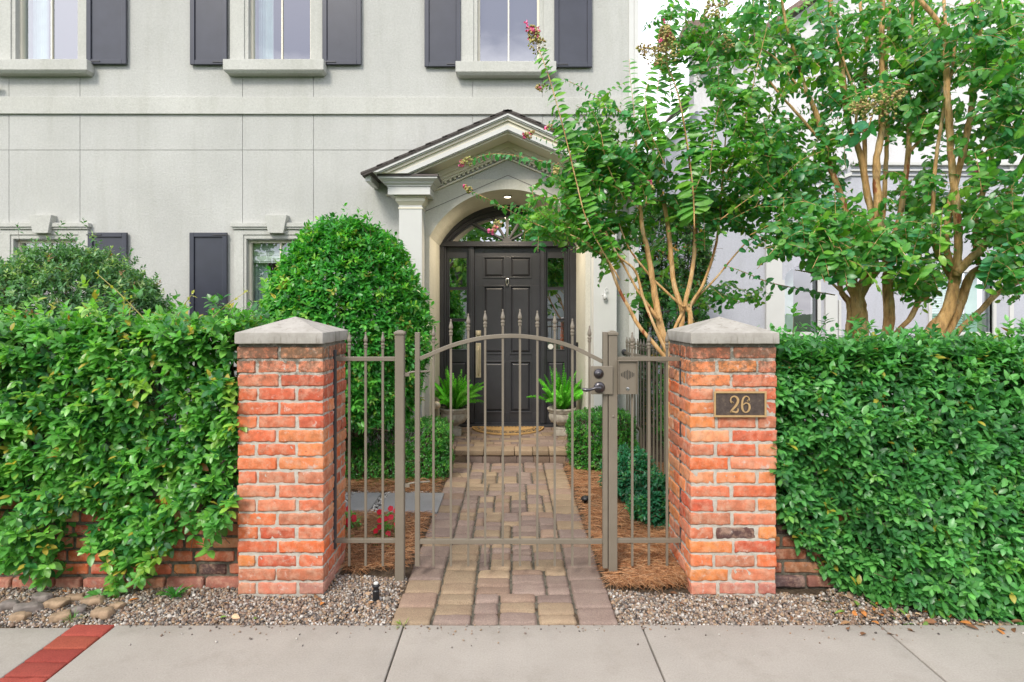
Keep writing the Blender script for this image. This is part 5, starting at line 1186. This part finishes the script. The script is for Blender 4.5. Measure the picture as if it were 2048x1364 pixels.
blades('weed', 'small seedling growing at the foot of the left pillar wall', (PX(350, 3.55), 3.55, 0), 22, .075, .022, (.06, .25, .04), 'weed', 4, 1.2)
blades('weed', 'tiny grass weed among the tan rocks by the brick edging', (PX(140, 3.26), 3.27, 0), 26, .05, .004, (.10, .25, .05), 'weed', 5, 1.4)
blades('weed', 'tiny green weed in the first pavement seam at the path corner', (-.575, 3.21, .0), 12, .035, .007, (.20, .30, .04), 'weed', 6, 1.4)
# red vinca flowers
def vinca(c, label, seed, s=1.0):
    r = np.random.default_rng(seed); root = empty('vinca_plant', c, label, 'flower', 'red flowers in the pine straw'); c = np.array(c, float)
    n = 42; q = norm(r.normal(size=(n, 3)) + UP * .6); p = c + np.array([0, 0, .03]) + q * np.array([.075, .075, .13]) * s * r.uniform(.4, 1, (n, 1)); V, I, K = sprig_leaves(p, q, 5, np.full(n, .03), .04, .018, r)
    leaf_mesh('leaves', V, leaf_cols(len(I), r, G_L[:3], [1, 1, 1]), M['leaf'], root)
    for k in range(11):
        a = r.uniform(0, 6.28); h = r.uniform(.02, .20) * s; p = c + np.array([math.cos(a) * .07 * s, -.05 - .03 * r.random(), h + .03]); ax = norm(np.array([math.cos(a) * .3, -1, .5])[None])[0]
        u, v = basis(ax[None]); D_ = np.array([math.cos(t) * u[0] + math.sin(t) * v[0] + ax * .15 for t in np.arange(5) * 1.2566]); V = leaves(np.repeat(p[None], 5, 0), D_, np.repeat(ax[None], 5, 0), np.full(5, .021), np.full(5, .020), .1, .05, (.6, 1, .95))
        C_ = np.array((.55, .012, .03)) * r.uniform(.8, 1.15); leaf_mesh('flower', V, np.repeat(C_[None], 5, 0), M['petal'], root)
vinca((PX(775, 4.45), 4.45, 0), 'red vinca in flower in the pine straw beside the left gate post', 41, 1.1); vinca((PX(699, 4.6), 4.6, 0), 'smaller red vinca in flower close behind the left brick pillar', 42, .8)
# foxtail ferns in the urns
def fern(c, label, seed):
    r = np.random.default_rng(seed); root = empty('foxtail_fern', (c[0], c[1], PORCH + .31), label, 'fern', 'foxtail ferns in the urns'); VV = []; CC = []; base = np.array([c[0], c[1], PORCH + .31])
    for k in range(64):
        a = r.uniform(0, 6.28); lean = r.uniform(.1, 1.15); Ln = r.uniform(.30, .50); pts = []
        for t in np.linspace(0, 1, 26): pts.append(base + np.array([math.cos(a) * (.04 + lean * Ln * t), math.sin(a) * (.04 + lean * Ln * t) * .8, Ln * t * (1.25 - .25 * lean) - lean * .22 * t * t]))
        pts = np.array(pts); T = norm(np.gradient(pts, axis=0)); rep = 14; Pp = np.repeat(pts, rep, 0); Tt = np.repeat(T, rep, 0); tt = np.repeat(np.linspace(0, 1, 26), rep); u, v = basis(Tt); az = r.uniform(0, 6.28, len(Pp))
        rad = np.cos(az)[:, None] * u + np.sin(az)[:, None] * v; ll = .034 * np.clip(np.sin(np.clip(tt, .04, .97) * math.pi) ** .4, .25, 1); V = leaves(Pp, rad + Tt * .7, Tt + UP * .2, ll, np.full(len(Pp), .0085), .1, .1); VV.append(V)
        CC.append(np.array((.19, .60, .06)) * r.uniform(.65, 1.25) * r.uniform(.8, 1.2, (len(Pp), 1)))
    leaf_mesh('fronds', np.concatenate(VV), np.concatenate(CC), M['leaf_matte'], root)
fern(UL, 'bright green foxtail fern growing in the urn left of the door', 51); fern(UR, 'bright green foxtail fern growing in the urn right of the door', 52)

# ------------------------------------------------------------------ crape myrtles
G_C = [(.085, .30, .050), (.060, .23, .048), (.135, .38, .055), (.26, .50, .05), (.050, .25, .10), (.46, .40, .05)]
W_C = [30, 24, 20, 10, 12, .7]
def pxpath(tab, Y): return np.array([P(t[0], t[1], Y if len(t) < 3 else Y + t[2]) for t in tab])
class Crape:
    def __init__(s, name, label, base, seed, group=None, dens=1.0, big=1.0):
        s.r = np.random.default_rng(seed); s.root = empty(name, base, label, 'tree', group); s.V = []; s.C = []; s.mb = MB(); s.tw = MB(); s.pods = []; s.dens = dens; s.slim = 1.0 if dens < 1.05 else .88; s.big = big
    def limb(s, tab, Y, rad, n=9):
        p = spline(pxpath(tab, Y), 6); rad = [q * s.slim for q in rad]; V, Fc = tube_geo(p, rad, n + 3); V = np.array(V); k = float(np.mean(rad)); V += .20 * k * np.stack([vnoise(V * 14 + o) for o in (0, 31, 67)], 1) + .10 * k * np.stack([vnoise(V * 45 + o) for o in (5, 21, 47)], 1); s.mb.add(V, Fc); return p
    def shoot(s, pts, nl, LL=.07, rank=True, droop=.0, tw=.004, tone=None, wid=.56, start=.08, taper=.45):
        r = s.r; p = spline(pts, 6); L_ = np.concatenate([[0], np.cumsum(np.linalg.norm(np.diff(p, axis=0), axis=1))]); T = norm(np.gradient(p, axis=0))
        t = np.linspace(start, 1, nl) * L_[-1]; Pp = np.stack([np.interp(t, L_, p[:, i]) for i in range(3)], -1); Tt = norm(np.stack([np.interp(t, L_, T[:, i]) for i in range(3)], -1))
        side = norm(np.cross(Tt, UP + np.array([0, .35, 0]))); sg = np.where(np.arange(nl) % 2 == 0, 1, -1)[:, None]
        if rank: D_ = side * sg + Tt * .25 - UP * droop + r.normal(0, .23, (nl, 3))
        else: D_ = norm(r.normal(size=(nl, 3))) + Tt * .3 - UP * (.35 + droop)
        N_ = UP * .45 + Tt * .35 + np.array([0, -.95, 0]) + r.normal(0, .35, (nl, 3)); sc = r.uniform(.78, 1.1, nl) * (1 - taper * (np.linspace(0, 1, nl) ** 2))
        s.V.append(leaves(Pp, D_, N_, LL * sc, LL * wid * sc, r.uniform(.05, .5, nl), .16, (.86, 1, .74)))
        w_ = np.array(W_C, float); c = leaf_cols(nl, r, G_C, w_) * .35 + (np.array(G_C[r.choice(5, p=w_[:5] / w_[:5].sum())]) if tone is None else np.array(tone)) * .65
        s.C.append(c * r.uniform(.88, 1.12, (nl, 1)))
        s.tw.tube(p, [tw, tw * .5], 5)
    def panicle(s, c, d, size, n=46, pink=8, seed=1):
        r = s.r; c = np.array(c, float); d = norm(np.array(d, float)[None])[0]; u, v = basis(d[None]); root = None
        t = r.random(n) ** .8; a = r.uniform(0, 6.28, n); rad = size * .45 * (1 - t * .75) * r.uniform(.5, 1, n) + .004
        q = c + d * (t * size)[:, None] + (np.cos(a)[:, None] * u + np.sin(a)[:, None] * v) * rad[:, None]; A = c + d * (t * size * .75)[:, None]
        b = ico(); cols = np.array([(.36, .34, .09), (.28, .30, .08), (.46, .36, .13), (.38, .24, .10)])[r.integers(0, 4, n)] * r.uniform(.7, 1.2, (n, 1)); sz = np.full((n, 3), .0088) * r.uniform(.7, 1.15, (n, 1))
        o = blobs('seed_cluster', q, sz, cols, M['pod'], s.root, base=b, jit=.1)
        V, f = twigs(A, q, .0011, r); mesh('stalks', V, [f], M['pod'], o, np.tile((.30, .22, .08), (len(V), 1)))
        if pink:
            k = pink; t = r.uniform(.55, 1.1, k); q = c + d * (t * size)[:, None] + r.normal(0, size * .13, (k, 3)); Q = np.repeat(q, 6, 0); D_ = r.normal(size=(6 * k, 3)); V = leaves(Q, D_, r.normal(size=(6 * k, 3)), r.uniform(.013, .022, 6 * k), r.uniform(.012, .02, 6 * k), .4, .5, (.7, 1, 1))
            leaf_mesh('blossom', V, np.array((.80, .13, .30)) * r.uniform(.7, 1.15, (6 * k, 1)) + np.array([.05, .03, .04]), M['petal'], s.root)
    def clump(s, x, y, Y, rx, ry, n, LL=.065, nl=12, ln=.32, rank=.6, ry3=.25):
        r = s.r; n = int(n * s.dens); LL = LL * s.big
        for k in range(n):
            a = r.uniform(0, 6.28); q = math.sqrt(r.random()); cx, cy = x + rx * q * math.cos(a), y + ry * q * math.sin(a); Yk = Y + r.uniform(-ry3, ry3); c = P(cx, cy, Yk)
            d = norm(np.array([r.normal(0, .8) + .5 * math.cos(a), r.normal(-.1, .5), r.normal(.25, .45) - .25 * math.sin(a)])[None])[0]; L_ = ln * r.uniform(.6, 1.2)
            p0 = c - d * L_ * .5 - UP * .03; p1 = c + UP * .02; p2 = c + d * L_ * .5 - UP * .05 * r.random(); s.shoot([p0, p1, p2], int(nl * L_ / ln) + 3, LL, r.random() < rank, .15, .0022)
    def done(s):
        s.mb.build('trunk', M['bark'], s.root, smooth=True)
        s.tw.build('twigs', M['bark'], s.root, smooth=True); V = np.concatenate(s.V); leaf_mesh('foliage', V, np.concatenate(s.C), M['leaf'], s.root); print('leaves', len(V))
LIGHT = (.155, .39, .045); DEEP = (.060, .28, .095)
# --- A: the multi stemmed one behind the right pillar
A_ = Crape('crape_myrtle', 'young crape myrtle with many slender stems leaning over the entrance', (PX(1340, 4.75), 4.75, 0), 61, None, 1.02, 1.32)
YA = 4.7
A_.limb([(1340, 1010), (1342, 800), (1338, 715), (1318, 640), (1307, 571), (1295, 501), (1284, 454), (1278, 359), (1270, 260)], YA, [.032, .03, .018, .008])
A_.limb([(1345, 800), (1350, 710), (1365, 630), (1349, 576), (1343, 526), (1337, 459), (1327, 404), (1316, 367), (1310, 330), (1300, 250)], YA + .1, [.024, .02, .016, .007])
A_.limb([(1375, 900), (1381, 720), (1381, 654), (1380, 624), (1370, 608), (1382, 557), (1389, 501), (1390, 417), (1385, 370), (1378, 320), (1366, 236), (1352, 175), (1332, 125)], YA + .05, [.022, .02, .015, .010, .004])
A_.limb([(1380, 624), (1384, 604), (1405, 571), (1427, 509), (1437, 454), (1446, 348), (1452, 260)], YA + .12, [.013, .012, .009, .005])
A_.limb([(1384, 610), (1399, 590), (1433, 555), (1480, 498), (1511, 470)], YA + .15, [.009, .008, .004])
A_.limb([(1372, 612), (1360, 608), (1313, 565), (1277, 523), (1255, 490), (1235, 440)], YA + .02, [.011, .009, .005])
A_.limb([(1343, 690), (1350, 655), (1366, 625), (1378, 608)], YA + .08, [.013, .012, .010])
A_.limb([(1344, 730), (1310, 690), (1275, 648), (1255, 610), (1237, 577), (1208, 511), (1149, 473), (1110, 462)], YA - .15, [.016, .014, .011, .006])
A_.limb([(1342, 720), (1316, 668), (1288, 601), (1271, 543), (1235, 510), (1212, 470), (1176, 449)], YA - .08, [.013, .011, .008, .005])
A_.limb([(1318, 640), (1296, 610), (1274, 579), (1250, 535), (1225, 490), (1194, 430), (1165, 395)], YA - .05, [.012, .010, .007, .004])
A_.limb([(1344, 715), (1327, 660), (1300, 620), (1282, 590)], YA, [.012, .010, .006])
sh = lambda tab, dY=0: pxpath(tab, YA + dY)
A_.shoot(sh([(1215, 520), (1149, 473), (1076, 450), (1002, 412), (961, 391), (942, 383)], -.3), 66, .078, True, .25, .005)
A_.shoot(sh([(1200, 470), (1160, 380), (1137, 344), (1105, 327), (1061, 318), (1017, 309), (973, 309), (944, 321)], -.2), 66, .082, True, .6, .004, tone=DEEP)
for k in range(2): A_.shoot(sh([(1240, 560), (1177, 448), (1153, 364), (1136, 293), (1116, 216), (1096, 148), (1079, 101)], -.35 + .03 * k), 84, .128 - .035 * k, True, .12, .006, tone=LIGHT if k == 0 else None, wid=.40)
A_.shoot(sh([(1290, 340), (1254, 297), (1214, 260), (1184, 229), (1153, 212)], -.1), 40, .070, True, .35, .004)
A_.shoot(sh([(1300, 290), (1241, 222), (1217, 209), (1187, 189), (1157, 172), (1128, 158)], -.05), 44, .070, True, .4, .004, tone=DEEP)
A_.shoot(sh([(1275, 300), (1270, 253), (1266, 202), (1260, 152), (1259, 118)], 0), 34, .10, True, .0, .003, tone=(.10, .33, .05), wid=.42)
for k in range(2): A_.shoot(sh([(1389, 458), (1386, 378), (1377, 303), (1366, 236), (1352, 175), (1332, 125)], -.25 + .03 * k), 76, .135 - .04 * k, True, .08, .006, tone=LIGHT if k == 0 else None, wid=.40)
A_.shoot(sh([(1330, 330), (1318, 250), (1315, 180), (1335, 60), (1332, -10)], .1), 50, .125, True, .1, .004, tone=(.11, .36, .045))
A_.shoot(sh([(1345, 200), (1335, 120), (1330, 60), (1355, 0)], .1), 30, .12, True, .1, .004, tone=(.11, .36, .045))
A_.shoot(sh([(1200, 400), (1160, 300), (1110, 285), (1068, 270)], -.1), 34, .065, True, .5, .003, tone=DEEP)
A_.shoot(sh([(1180, 470), (1120, 440), (1075, 425), (1060, 395)], -.2), 34, .065, True, .2, .003)
A_.shoot(sh([(1130, 462), (1085, 428), (1068, 395), (1064, 372)], -.25), 28, .06, True, .1, .003, tone=(.11, .34, .045))
A_.shoot(sh([(1500, 470), (1560, 440), (1620, 420), (1660, 392)], -.1), 24, .07, True, .3, .004)
A_.shoot(sh([(1390, 470), (1350, 420), (1300, 395), (1240, 385)], .1), 24, .06, True, .4, .003, tone=DEEP)
A_.shoot(sh([(1440, 440), (1500, 395), (1560, 360), (1600, 322), (1650, 300)], -.2), 30, .07, True, .3, .004)
A_.shoot(sh([(1445, 360), (1480, 290), (1500, 200), (1520, 110), (1545, 10)], -.2), 56, .125, True, .1, .005, tone=LIGHT, wid=.45)
A_.shoot(sh([(1410, 130), (1440, 60), (1430, -20)], -.1), 20, .075, True, .2, .004)
for tab, n_, tn in (([(1250, 400), (1215, 330), (1200, 260), (1178, 205)], 36, LIGHT), ([(1290, 350), (1250, 320), (1205, 300), (1165, 300)], 34, DEEP), ([(1230, 470), (1190, 430), (1150, 415), (1110, 425)], 34, None), ([(1240, 500), (1195, 470), (1140, 455), (1095, 460)], 36, None),
        ([(1330, 330), (1300, 260), (1290, 200), (1300, 150)], 34, LIGHT), ([(1420, 350), (1425, 280), (1440, 210), (1470, 160)], 38, LIGHT), ([(1280, 420), (1240, 380), (1190, 360), (1140, 375)], 36, None), ([(1390, 380), (1420, 320), (1470, 290), (1520, 290)], 34, None), ([(1160, 440), (1120, 400), (1080, 395), (1050, 410)], 28, None), ([(1300, 300), (1262, 240), (1215, 215), (1180, 225)], 34, DEEP)):
    A_.shoot(sh(tab, -.3), n_ + 8, .098, True, .25, .004, tone=tn, wid=.46)
for x, y, rx, ry, n in ((1205, 300, 60, 60, 20), (1225, 350, 70, 55, 26), (1150, 430, 70, 35, 16), (1215, 440, 55, 45, 18), (1295, 330, 50, 60, 22), (1300, 240, 30, 50, 8), (1345, 400, 50, 45, 14), (1395, 420, 60, 35, 20), (1440, 400, 60, 50, 18), (1470, 330, 60, 50, 12), (1400, 270, 35, 70, 8), (1460, 180, 60, 80, 15), (1420, 90, 70, 80, 24), (1280, 470, 45, 40, 10), (1500, 430, 70, 40, 22), (1365, 60, 50, 50, 14), (1520, 300, 60, 50, 18), (1220, 500, 30, 30, 5), (1190, 240, 35, 40, 8), (1120, 455, 45, 18, 12), (1060, 430, 35, 16, 6), (1145, 370, 35, 35, 10), (1160, 270, 25, 45, 6), (1170, 480, 30, 20, 7)):
    A_.clump(x, y, YA + (.2 if y > 380 else -.05), rx, ry, n, .060, 18, .38, .9)
for x, y, rx, ry, n in ((1310, 530, 50, 50, 10), (1400, 600, 50, 30, 10), (1465, 590, 60, 20, 14), (1290, 590, 30, 40, 5)): A_.clump(x, y, YA + .6, rx, ry, n, .055, 12, .30, .8)
for x, y, d, s_, pk, nn in ((1079, 101, (-.35, -.1, 1), .18, 12, 110), (1335, 128, (-.1, -.1, 1), .26, 8, 210), (1322, 122, (-.8, -.1, .5), .20, 0, 90), (944, 321, (-1, -.1, -.2), .085, 6, 40), (942, 383, (-.6, -.1, .5), .06, 4, 30), (1068, 270, (-1, 0, .1), .07, 6, 28), (1290, 372, (.4, 0, .3), .04, 10, 8), (1000, 440, (-.4, -.2, -.6), .10, 5, 40), (1300, 388, (.2, 0, 1), .07, 0, 24), (1420, 40, (0, -.2, 1), .14, 0, 60), (1095, 180, (-.6, 0, .2), .09, 3, 26), (1110, 250, (-.8, 0, -.3), .07, 2, 20), (1115, 330, (-.2, -.2, -1), .08, 0, 24)):
    A_.panicle(P(x, y, YA - .3), d, s_, nn, pk)
A_.done()
# --- B: middle tree right of the pillar
B_ = Crape('crape_myrtle', 'tall crape myrtle with peeling trunks just right of the right pillar, behind the hedge', (PX(1735, 4.9), 4.9, 0), 62, 'tall crape myrtles behind the right hedge', 1.3, 1.2)
YB = 4.85
B_.limb([(1722, 1040), (1722, 800), (1720, 688), (1719, 632), (1716, 593), (1703, 566), (1712, 520), (1740, 480)], YB, [.085, .075, .066, .055, .045, .03])
B_.limb([(1716, 600), (1726, 575), (1737, 555), (1750, 535), (1745, 500)], YB, [.05, .055, .05, .03])
B_.limb([(1700, 900), (1697, 690), (1702, 640), (1698, 605), (1684, 585), (1676, 560)], YB + .05, [.04, .034, .03, .018])
B_.limb([(1745, 530), (1747, 451), (1732, 376), (1723, 320), (1708, 275), (1693, 224), (1680, 100), (1663, 30), (1655, -60)], YB + .05, [.032, .028, .024, .018])
B_.limb([(1768, 1040), (1770, 800), (1771, 693), (1779, 626), (1775, 562), (1779, 526), (1762, 476), (1755, 390), (1753, 324), (1764, 249), (1765, 125), (1764, 0), (1764, -80)], YB - .05, [.05, .048, .044, .038, .034, .030, .024, .02])
B_.limb([(1772, 540), (1764, 470), (1768, 404), (1773, 312), (1775, 219), (1772, 140), (1778, 40), (1780, -50)], YB + .15, [.024, .02, .016, .010])
B_.limb([(1779, 526), (1790, 470), (1804, 409), (1815, 320), (1820, 217), (1812, 140), (1822, 60), (1830, -60)], YB + .05, [.03, .026, .022, .015, .01])
B_.limb([(1815, 308), (1847, 269), (1867, 219), (1882, 162), (1892, 100), (1900, 20)], YB + .05, [.016, .013, .010, .007])
B_.limb([(1712, 520), (1690, 417), (1665, 348), (1656, 314), (1631, 224), (1616, 189), (1600, 140), (1575, 60), (1560, -20)], YB, [.03, .026, .022, .014, .01])
B_.limb([(1640, 280), (1596, 229), (1562, 192), (1534, 155), (1510, 120)], YB - .05, [.013, .010, .006])
B_.limb([(1616, 189), (1586, 160), (1554, 120), (1522, 97), (1480, 80)], YB - .1, [.010, .008, .005])
B_.limb([(1730, 370), (1729, 260), (1728, 175), (1734, 80), (1722, 25), (1718, -40)], YB + .1, [.02, .018, .012])
B_.limb([(1710, 275), (1712, 200), (1690, 130), (1668, 60)], YB - .1, [.013, .010, .006])
B_.limb([(1684, 585), (1655, 560), (1620, 545), (1590, 540)], YB - .1, [.013, .009, .004])
B_.shoot(pxpath([(1670, 590), (1600, 578), (1540, 565), (1490, 545), (1448, 530)], YB - .2), 34, .075, True, .45, .005, tone=DEEP)
B_.shoot(pxpath([(1640, 500), (1590, 480), (1545, 478), (1500, 500)], YB - .1), 24, .075, True, .3, .004)
B_.shoot(pxpath([(1820, 170), (1770, 165), (1720, 185), (1685, 200)], YB - .6), 20, .085, True, .15, .004, tone=DEEP)
B_.shoot(pxpath([(1745, 232), (1730, 262), (1700, 268), (1660, 280)], YB - 1.0), 11, .115, True, .3, .005, tone=(.05, .27, .14))
B_.shoot(pxpath([(1640, 420), (1580, 395), (1520, 410), (1460, 440)], YB - .3), 30, .08, True, .3, .004)
for x, y, rx, ry, n in ((1700, 485, 90, 40, 34), (1690, 535, 60, 22, 16), (1790, 470, 60, 50, 18), (1640, 480, 60, 50, 24), (1620, 430, 70, 40, 24), (1600, 380, 70, 50, 22), (1590, 300, 70, 60, 28), (1540, 240, 70, 70, 22), (1620, 100, 80, 100, 38), (1540, 60, 70, 80, 30), (1700, 60, 70, 90, 28), (1480, 120, 50, 80, 8), (1830, 120, 70, 120, 40), (1760, 200, 60, 70, 18), (1700, 180, 50, 60, 14), (1840, 255, 50, 50, 12), (1835, 545, 40, 35, 16), (1660, 330, 40, 60, 10), (1850, 470, 40, 50, 12), (1560, 480, 50, 25, 12), (1800, 30, 70, 60, 22), (1690, 425, 50, 30, 10), (1800, 380, 30, 40, 6), (1845, 400, 40, 40, 12), (1660, 240, 40, 50, 10), (1560, 350, 60, 30, 10)):
    B_.clump(x, y, YB + (-.3 if y > 400 else .1), rx, ry, n, .070, 12, .32, .5, .4)
B_.panicle(P(1790, 205, YB - 1.0), (-1, -.1, -.15), .30, 110, 0); B_.panicle(P(1765, 215, YB - 1.0), (.5, -.1, .4), .16, 40, 0); B_.panicle(P(1490, 255, YB), (.2, 0, 1), .10, 16, 8); B_.panicle(P(1800, 50, YB), (0, 0, 1), .06, 8, 8); B_.panicle(P(1445, 30, YB - .3), (.1, -.1, 1), .14, 60, 0); B_.panicle(P(1460, 100, YB - .3), (-.5, -.1, .8), .12, 40, 0)
B_.done()
# --- C: right tree
C_ = Crape('crape_myrtle', 'tall crape myrtle at the far right with a knobbly low fork', (PX(1880, 4.6), 4.6, 0), 63, 'tall crape myrtles behind the right hedge', 1.35, 1.2)
YC = 4.6
C_.limb([(1840, 1000), (1850, 800), (1868, 690), (1893, 626), (1904, 585), (1910, 560), (1913, 540)], YC, [.06, .055, .05, .044, .048])
C_.limb([(1820, 900), (1838, 700), (1860, 660), (1885, 630), (1898, 600)], YC + .06, [.045, .038, .034, .03])
C_.limb([(1860, 850), (1885, 690), (1908, 640), (1924, 601), (1938, 557), (1963, 536), (1993, 537)], YC + .08, [.042, .038, .034, .032, .026])
C_.limb([(1740, 800), (1787, 677), (1821, 635), (1837, 604), (1854, 594)], YC + .1, [.022, .022, .02, .022])
C_.limb([(1880, 750), (1904, 679), (1963, 618), (1999, 582), (2048, 557), (2110, 530), (2180, 470)], YC - .05, [.024, .022, .026, .028, .022])
C_.limb([(1913, 552), (1917, 476), (1910, 390), (1904, 334), (1897, 224), (1893, 150), (1891, 67)], YC - .06, [.033, .030, .027, .023])
C_.limb([(1891, 70), (1870, 35), (1837, -5), (1815, -50)], YC - .06, [.021, .019, .017]); C_.limb([(1892, 80), (1890, 30), (1886, -40)], YC - .04, [.014, .012])
C_.limb([(1913, 543), (1893, 500), (1899, 417), (1921, 324), (1942, 224), (1952, 125), (1960, 30), (1966, -60)], YC, [.03, .026, .026, .024, .022])
C_.limb([(1930, 324), (1940, 230), (1948, 130), (1946, 40), (1944, -50)], YC + .12, [.016, .014, .012])
C_.limb([(1905, 560), (1886, 526), (1868, 487), (1865, 426), (1871, 330), (1887, 224), (1905, 130), (1912, 40)], YC + .05, [.026, .020, .016, .013, .009])
C_.limb([(1958, 530), (1952, 493), (1952, 437), (1968, 376), (1982, 320), (1987, 224), (1999, 125), (2010, 40), (2014, -40)], YC + .05, [.024, .022, .02, .016, .011])
C_.limb([(1913, 545), (1946, 512), (1963, 498), (1996, 431), (2038, 342), (2062, 290), (2085, 200)], YC - .08, [.034, .028, .022, .018])
C_.limb([(1975, 345), (2010, 305), (2048, 282), (2100, 250)], YC, [.012, .010, .008]); C_.limb([(1935, 330), (1968, 285), (1990, 215), (2015, 180), (2050, 130)], YC + .1, [.010, .008, .006])
C_.limb([(2010, 165), (2025, 110), (2044, 80), (2070, 0)], YC + .2, [.014, .012, .010]); C_.limb([(1990, 170), (2010, 145), (2040, 90)], YC + .2, [.010, .008])
for x, y, rx, ry, n in ((1845, 565, 30, 25, 12), (2000, 460, 60, 60, 14), (2030, 500, 50, 60, 26), (2000, 545, 30, 20, 6), (2040, 400, 40, 50, 14), (2020, 240, 60, 60, 26), (2030, 120, 60, 100, 40), (1960, 40, 90, 60, 26), (1860, 370, 40, 40, 10), (1935, 400, 35, 40, 10), (1990, 330, 40, 50, 10), (1850, 190, 50, 60, 18), (1920, 260, 50, 50, 10), (2110, 300, 60, 200, 40), (1980, 150, 50, 60, 12), (1870, 100, 60, 80, 20), (1945, 130, 60, 40, 8), (2100, 520, 60, 60, 16), (2180, 430, 60, 60, 12), (2200, 250, 60, 120, 16), (1880, 440, 30, 40, 6)):
    C_.clump(x, y, YC + (-.25 if x > 1950 else .2), rx, ry, n, .070, 12, .32, .4, .4)
C_.panicle(P(1950, 370, YC), (.2, 0, 1), .10, 20, 8)
C_.done()
# --- trees across the street, behind the viewer: what the door glass and windows mirror
def far_tree(x, y, h, rad, seed, label):
    r = np.random.default_rng(seed); root = empty('street_tree', (x, y, 0), label, 'tree', 'trees across the street')
    mb = MB(); mb.tube(spline([(x, y, -.1), (x + .1, y, h * .3), (x, y, h * .6)], 4), [.22, .16, .08], 9)
    for k in range(7):
        a = r.uniform(0, 6.28); mb.tube(spline([(x, y, h * .35), (x + math.cos(a) * rad * .4, y + math.sin(a) * rad * .4, h * .5), (x + math.cos(a) * rad * .8, y + math.sin(a) * rad * .8, h * .7)], 4), [.09, .03], 6)
    mb.build('trunk', M['wood_bark'], root)
    n = 5200; q = norm(r.normal(size=(n, 3))); b = 1 + .35 * vnoise(q * 2 + seed) + .2 * vnoise(q * 5 + seed); p = np.array([x, y, h * .62]) + q * np.array([rad, rad, h * .38]) * (b * r.uniform(.45, 1, n) ** .5)[:, None]
    keep = vnoise(p * 1.1 + seed) > -.08; p = p[keep]; n = len(p); V = leaves(p, r.normal(size=(n, 3)), r.normal(size=(n, 3)) + UP, np.full(n, .34), np.full(n, .2), .2, .2)
    leaf_mesh('crown', V, leaf_cols(n, r, [(.10, .28, .05), (.07, .20, .04), (.2, .40, .07), (.34, .5, .1)], [3, 3, 2, 1]), M['leaf_matte'], root)
far_tree(-4.5, -13, 7.0, 3.4, 71, 'broad leafy tree across the street, left of the gate axis'); far_tree(1.0, -15, 7.6, 3.0, 72, 'leafy tree across the street, straight opposite the gate'); far_tree(6.5, -13, 6.8, 3.4, 73, 'leafy tree across the street, right of the gate axis'); far_tree(-11, -14, 7, 3.2, 74, 'leafy tree across the street, far left')
def far_house():
    root = empty('far_house', (0, -22, 0), 'plain pale house across the street behind the trees', 'house'); mb = MB(); mb.box(-12, 10, -30, -22, -.1, 3.4); mb.build('wall', M['neighbour_white'], root)
    mb = MB(); mb.prism([(-12.5, 3.41), (10.5, 3.41), (8, 5.2), (-10, 5.2)][::-1], -30.4, -21.6); mb.build('roof', M['roof'], root)
far_house()
# ------------------------------------------------------------------ loose dry leaves
def dry_leaves():
    r = np.random.default_rng(90); n = 150; X = np.concatenate([r.uniform(1.75, 3.2, 100), r.uniform(-3.4, -.7, 28), r.uniform(.7, 1.6, 22)]); Y = np.concatenate([r.uniform(3.12, 3.55, 100), r.uniform(3.26, 3.6, 28), r.uniform(3.3, 5, 22)])
    a = r.uniform(0, 6.28, n); D_ = np.stack([np.cos(a), np.sin(a), r.uniform(-.1, .3, n)], -1); N_ = UP + r.normal(0, .35, (n, 3)); V = leaves(np.stack([X, Y, np.full(n, .008) + np.where(Y > 3.6, .04, 0)], -1), D_, N_, r.uniform(.03, .065, n), r.uniform(.018, .03, n), .3, .35)
    pal = np.array([srgb(*c) for c in ((186, 120, 60), (170, 130, 90), (196, 164, 130), (130, 90, 60), (110, 140, 60))]); tag(leaf_mesh('dry_leaves', V, pal[r.integers(0, 5, n)] * r.uniform(.6, 1, (n, 1)), M['fallen'], None), 'fallen dry leaves scattered over the gravel strips', 'leaf litter', kind='stuff')
dry_leaves()
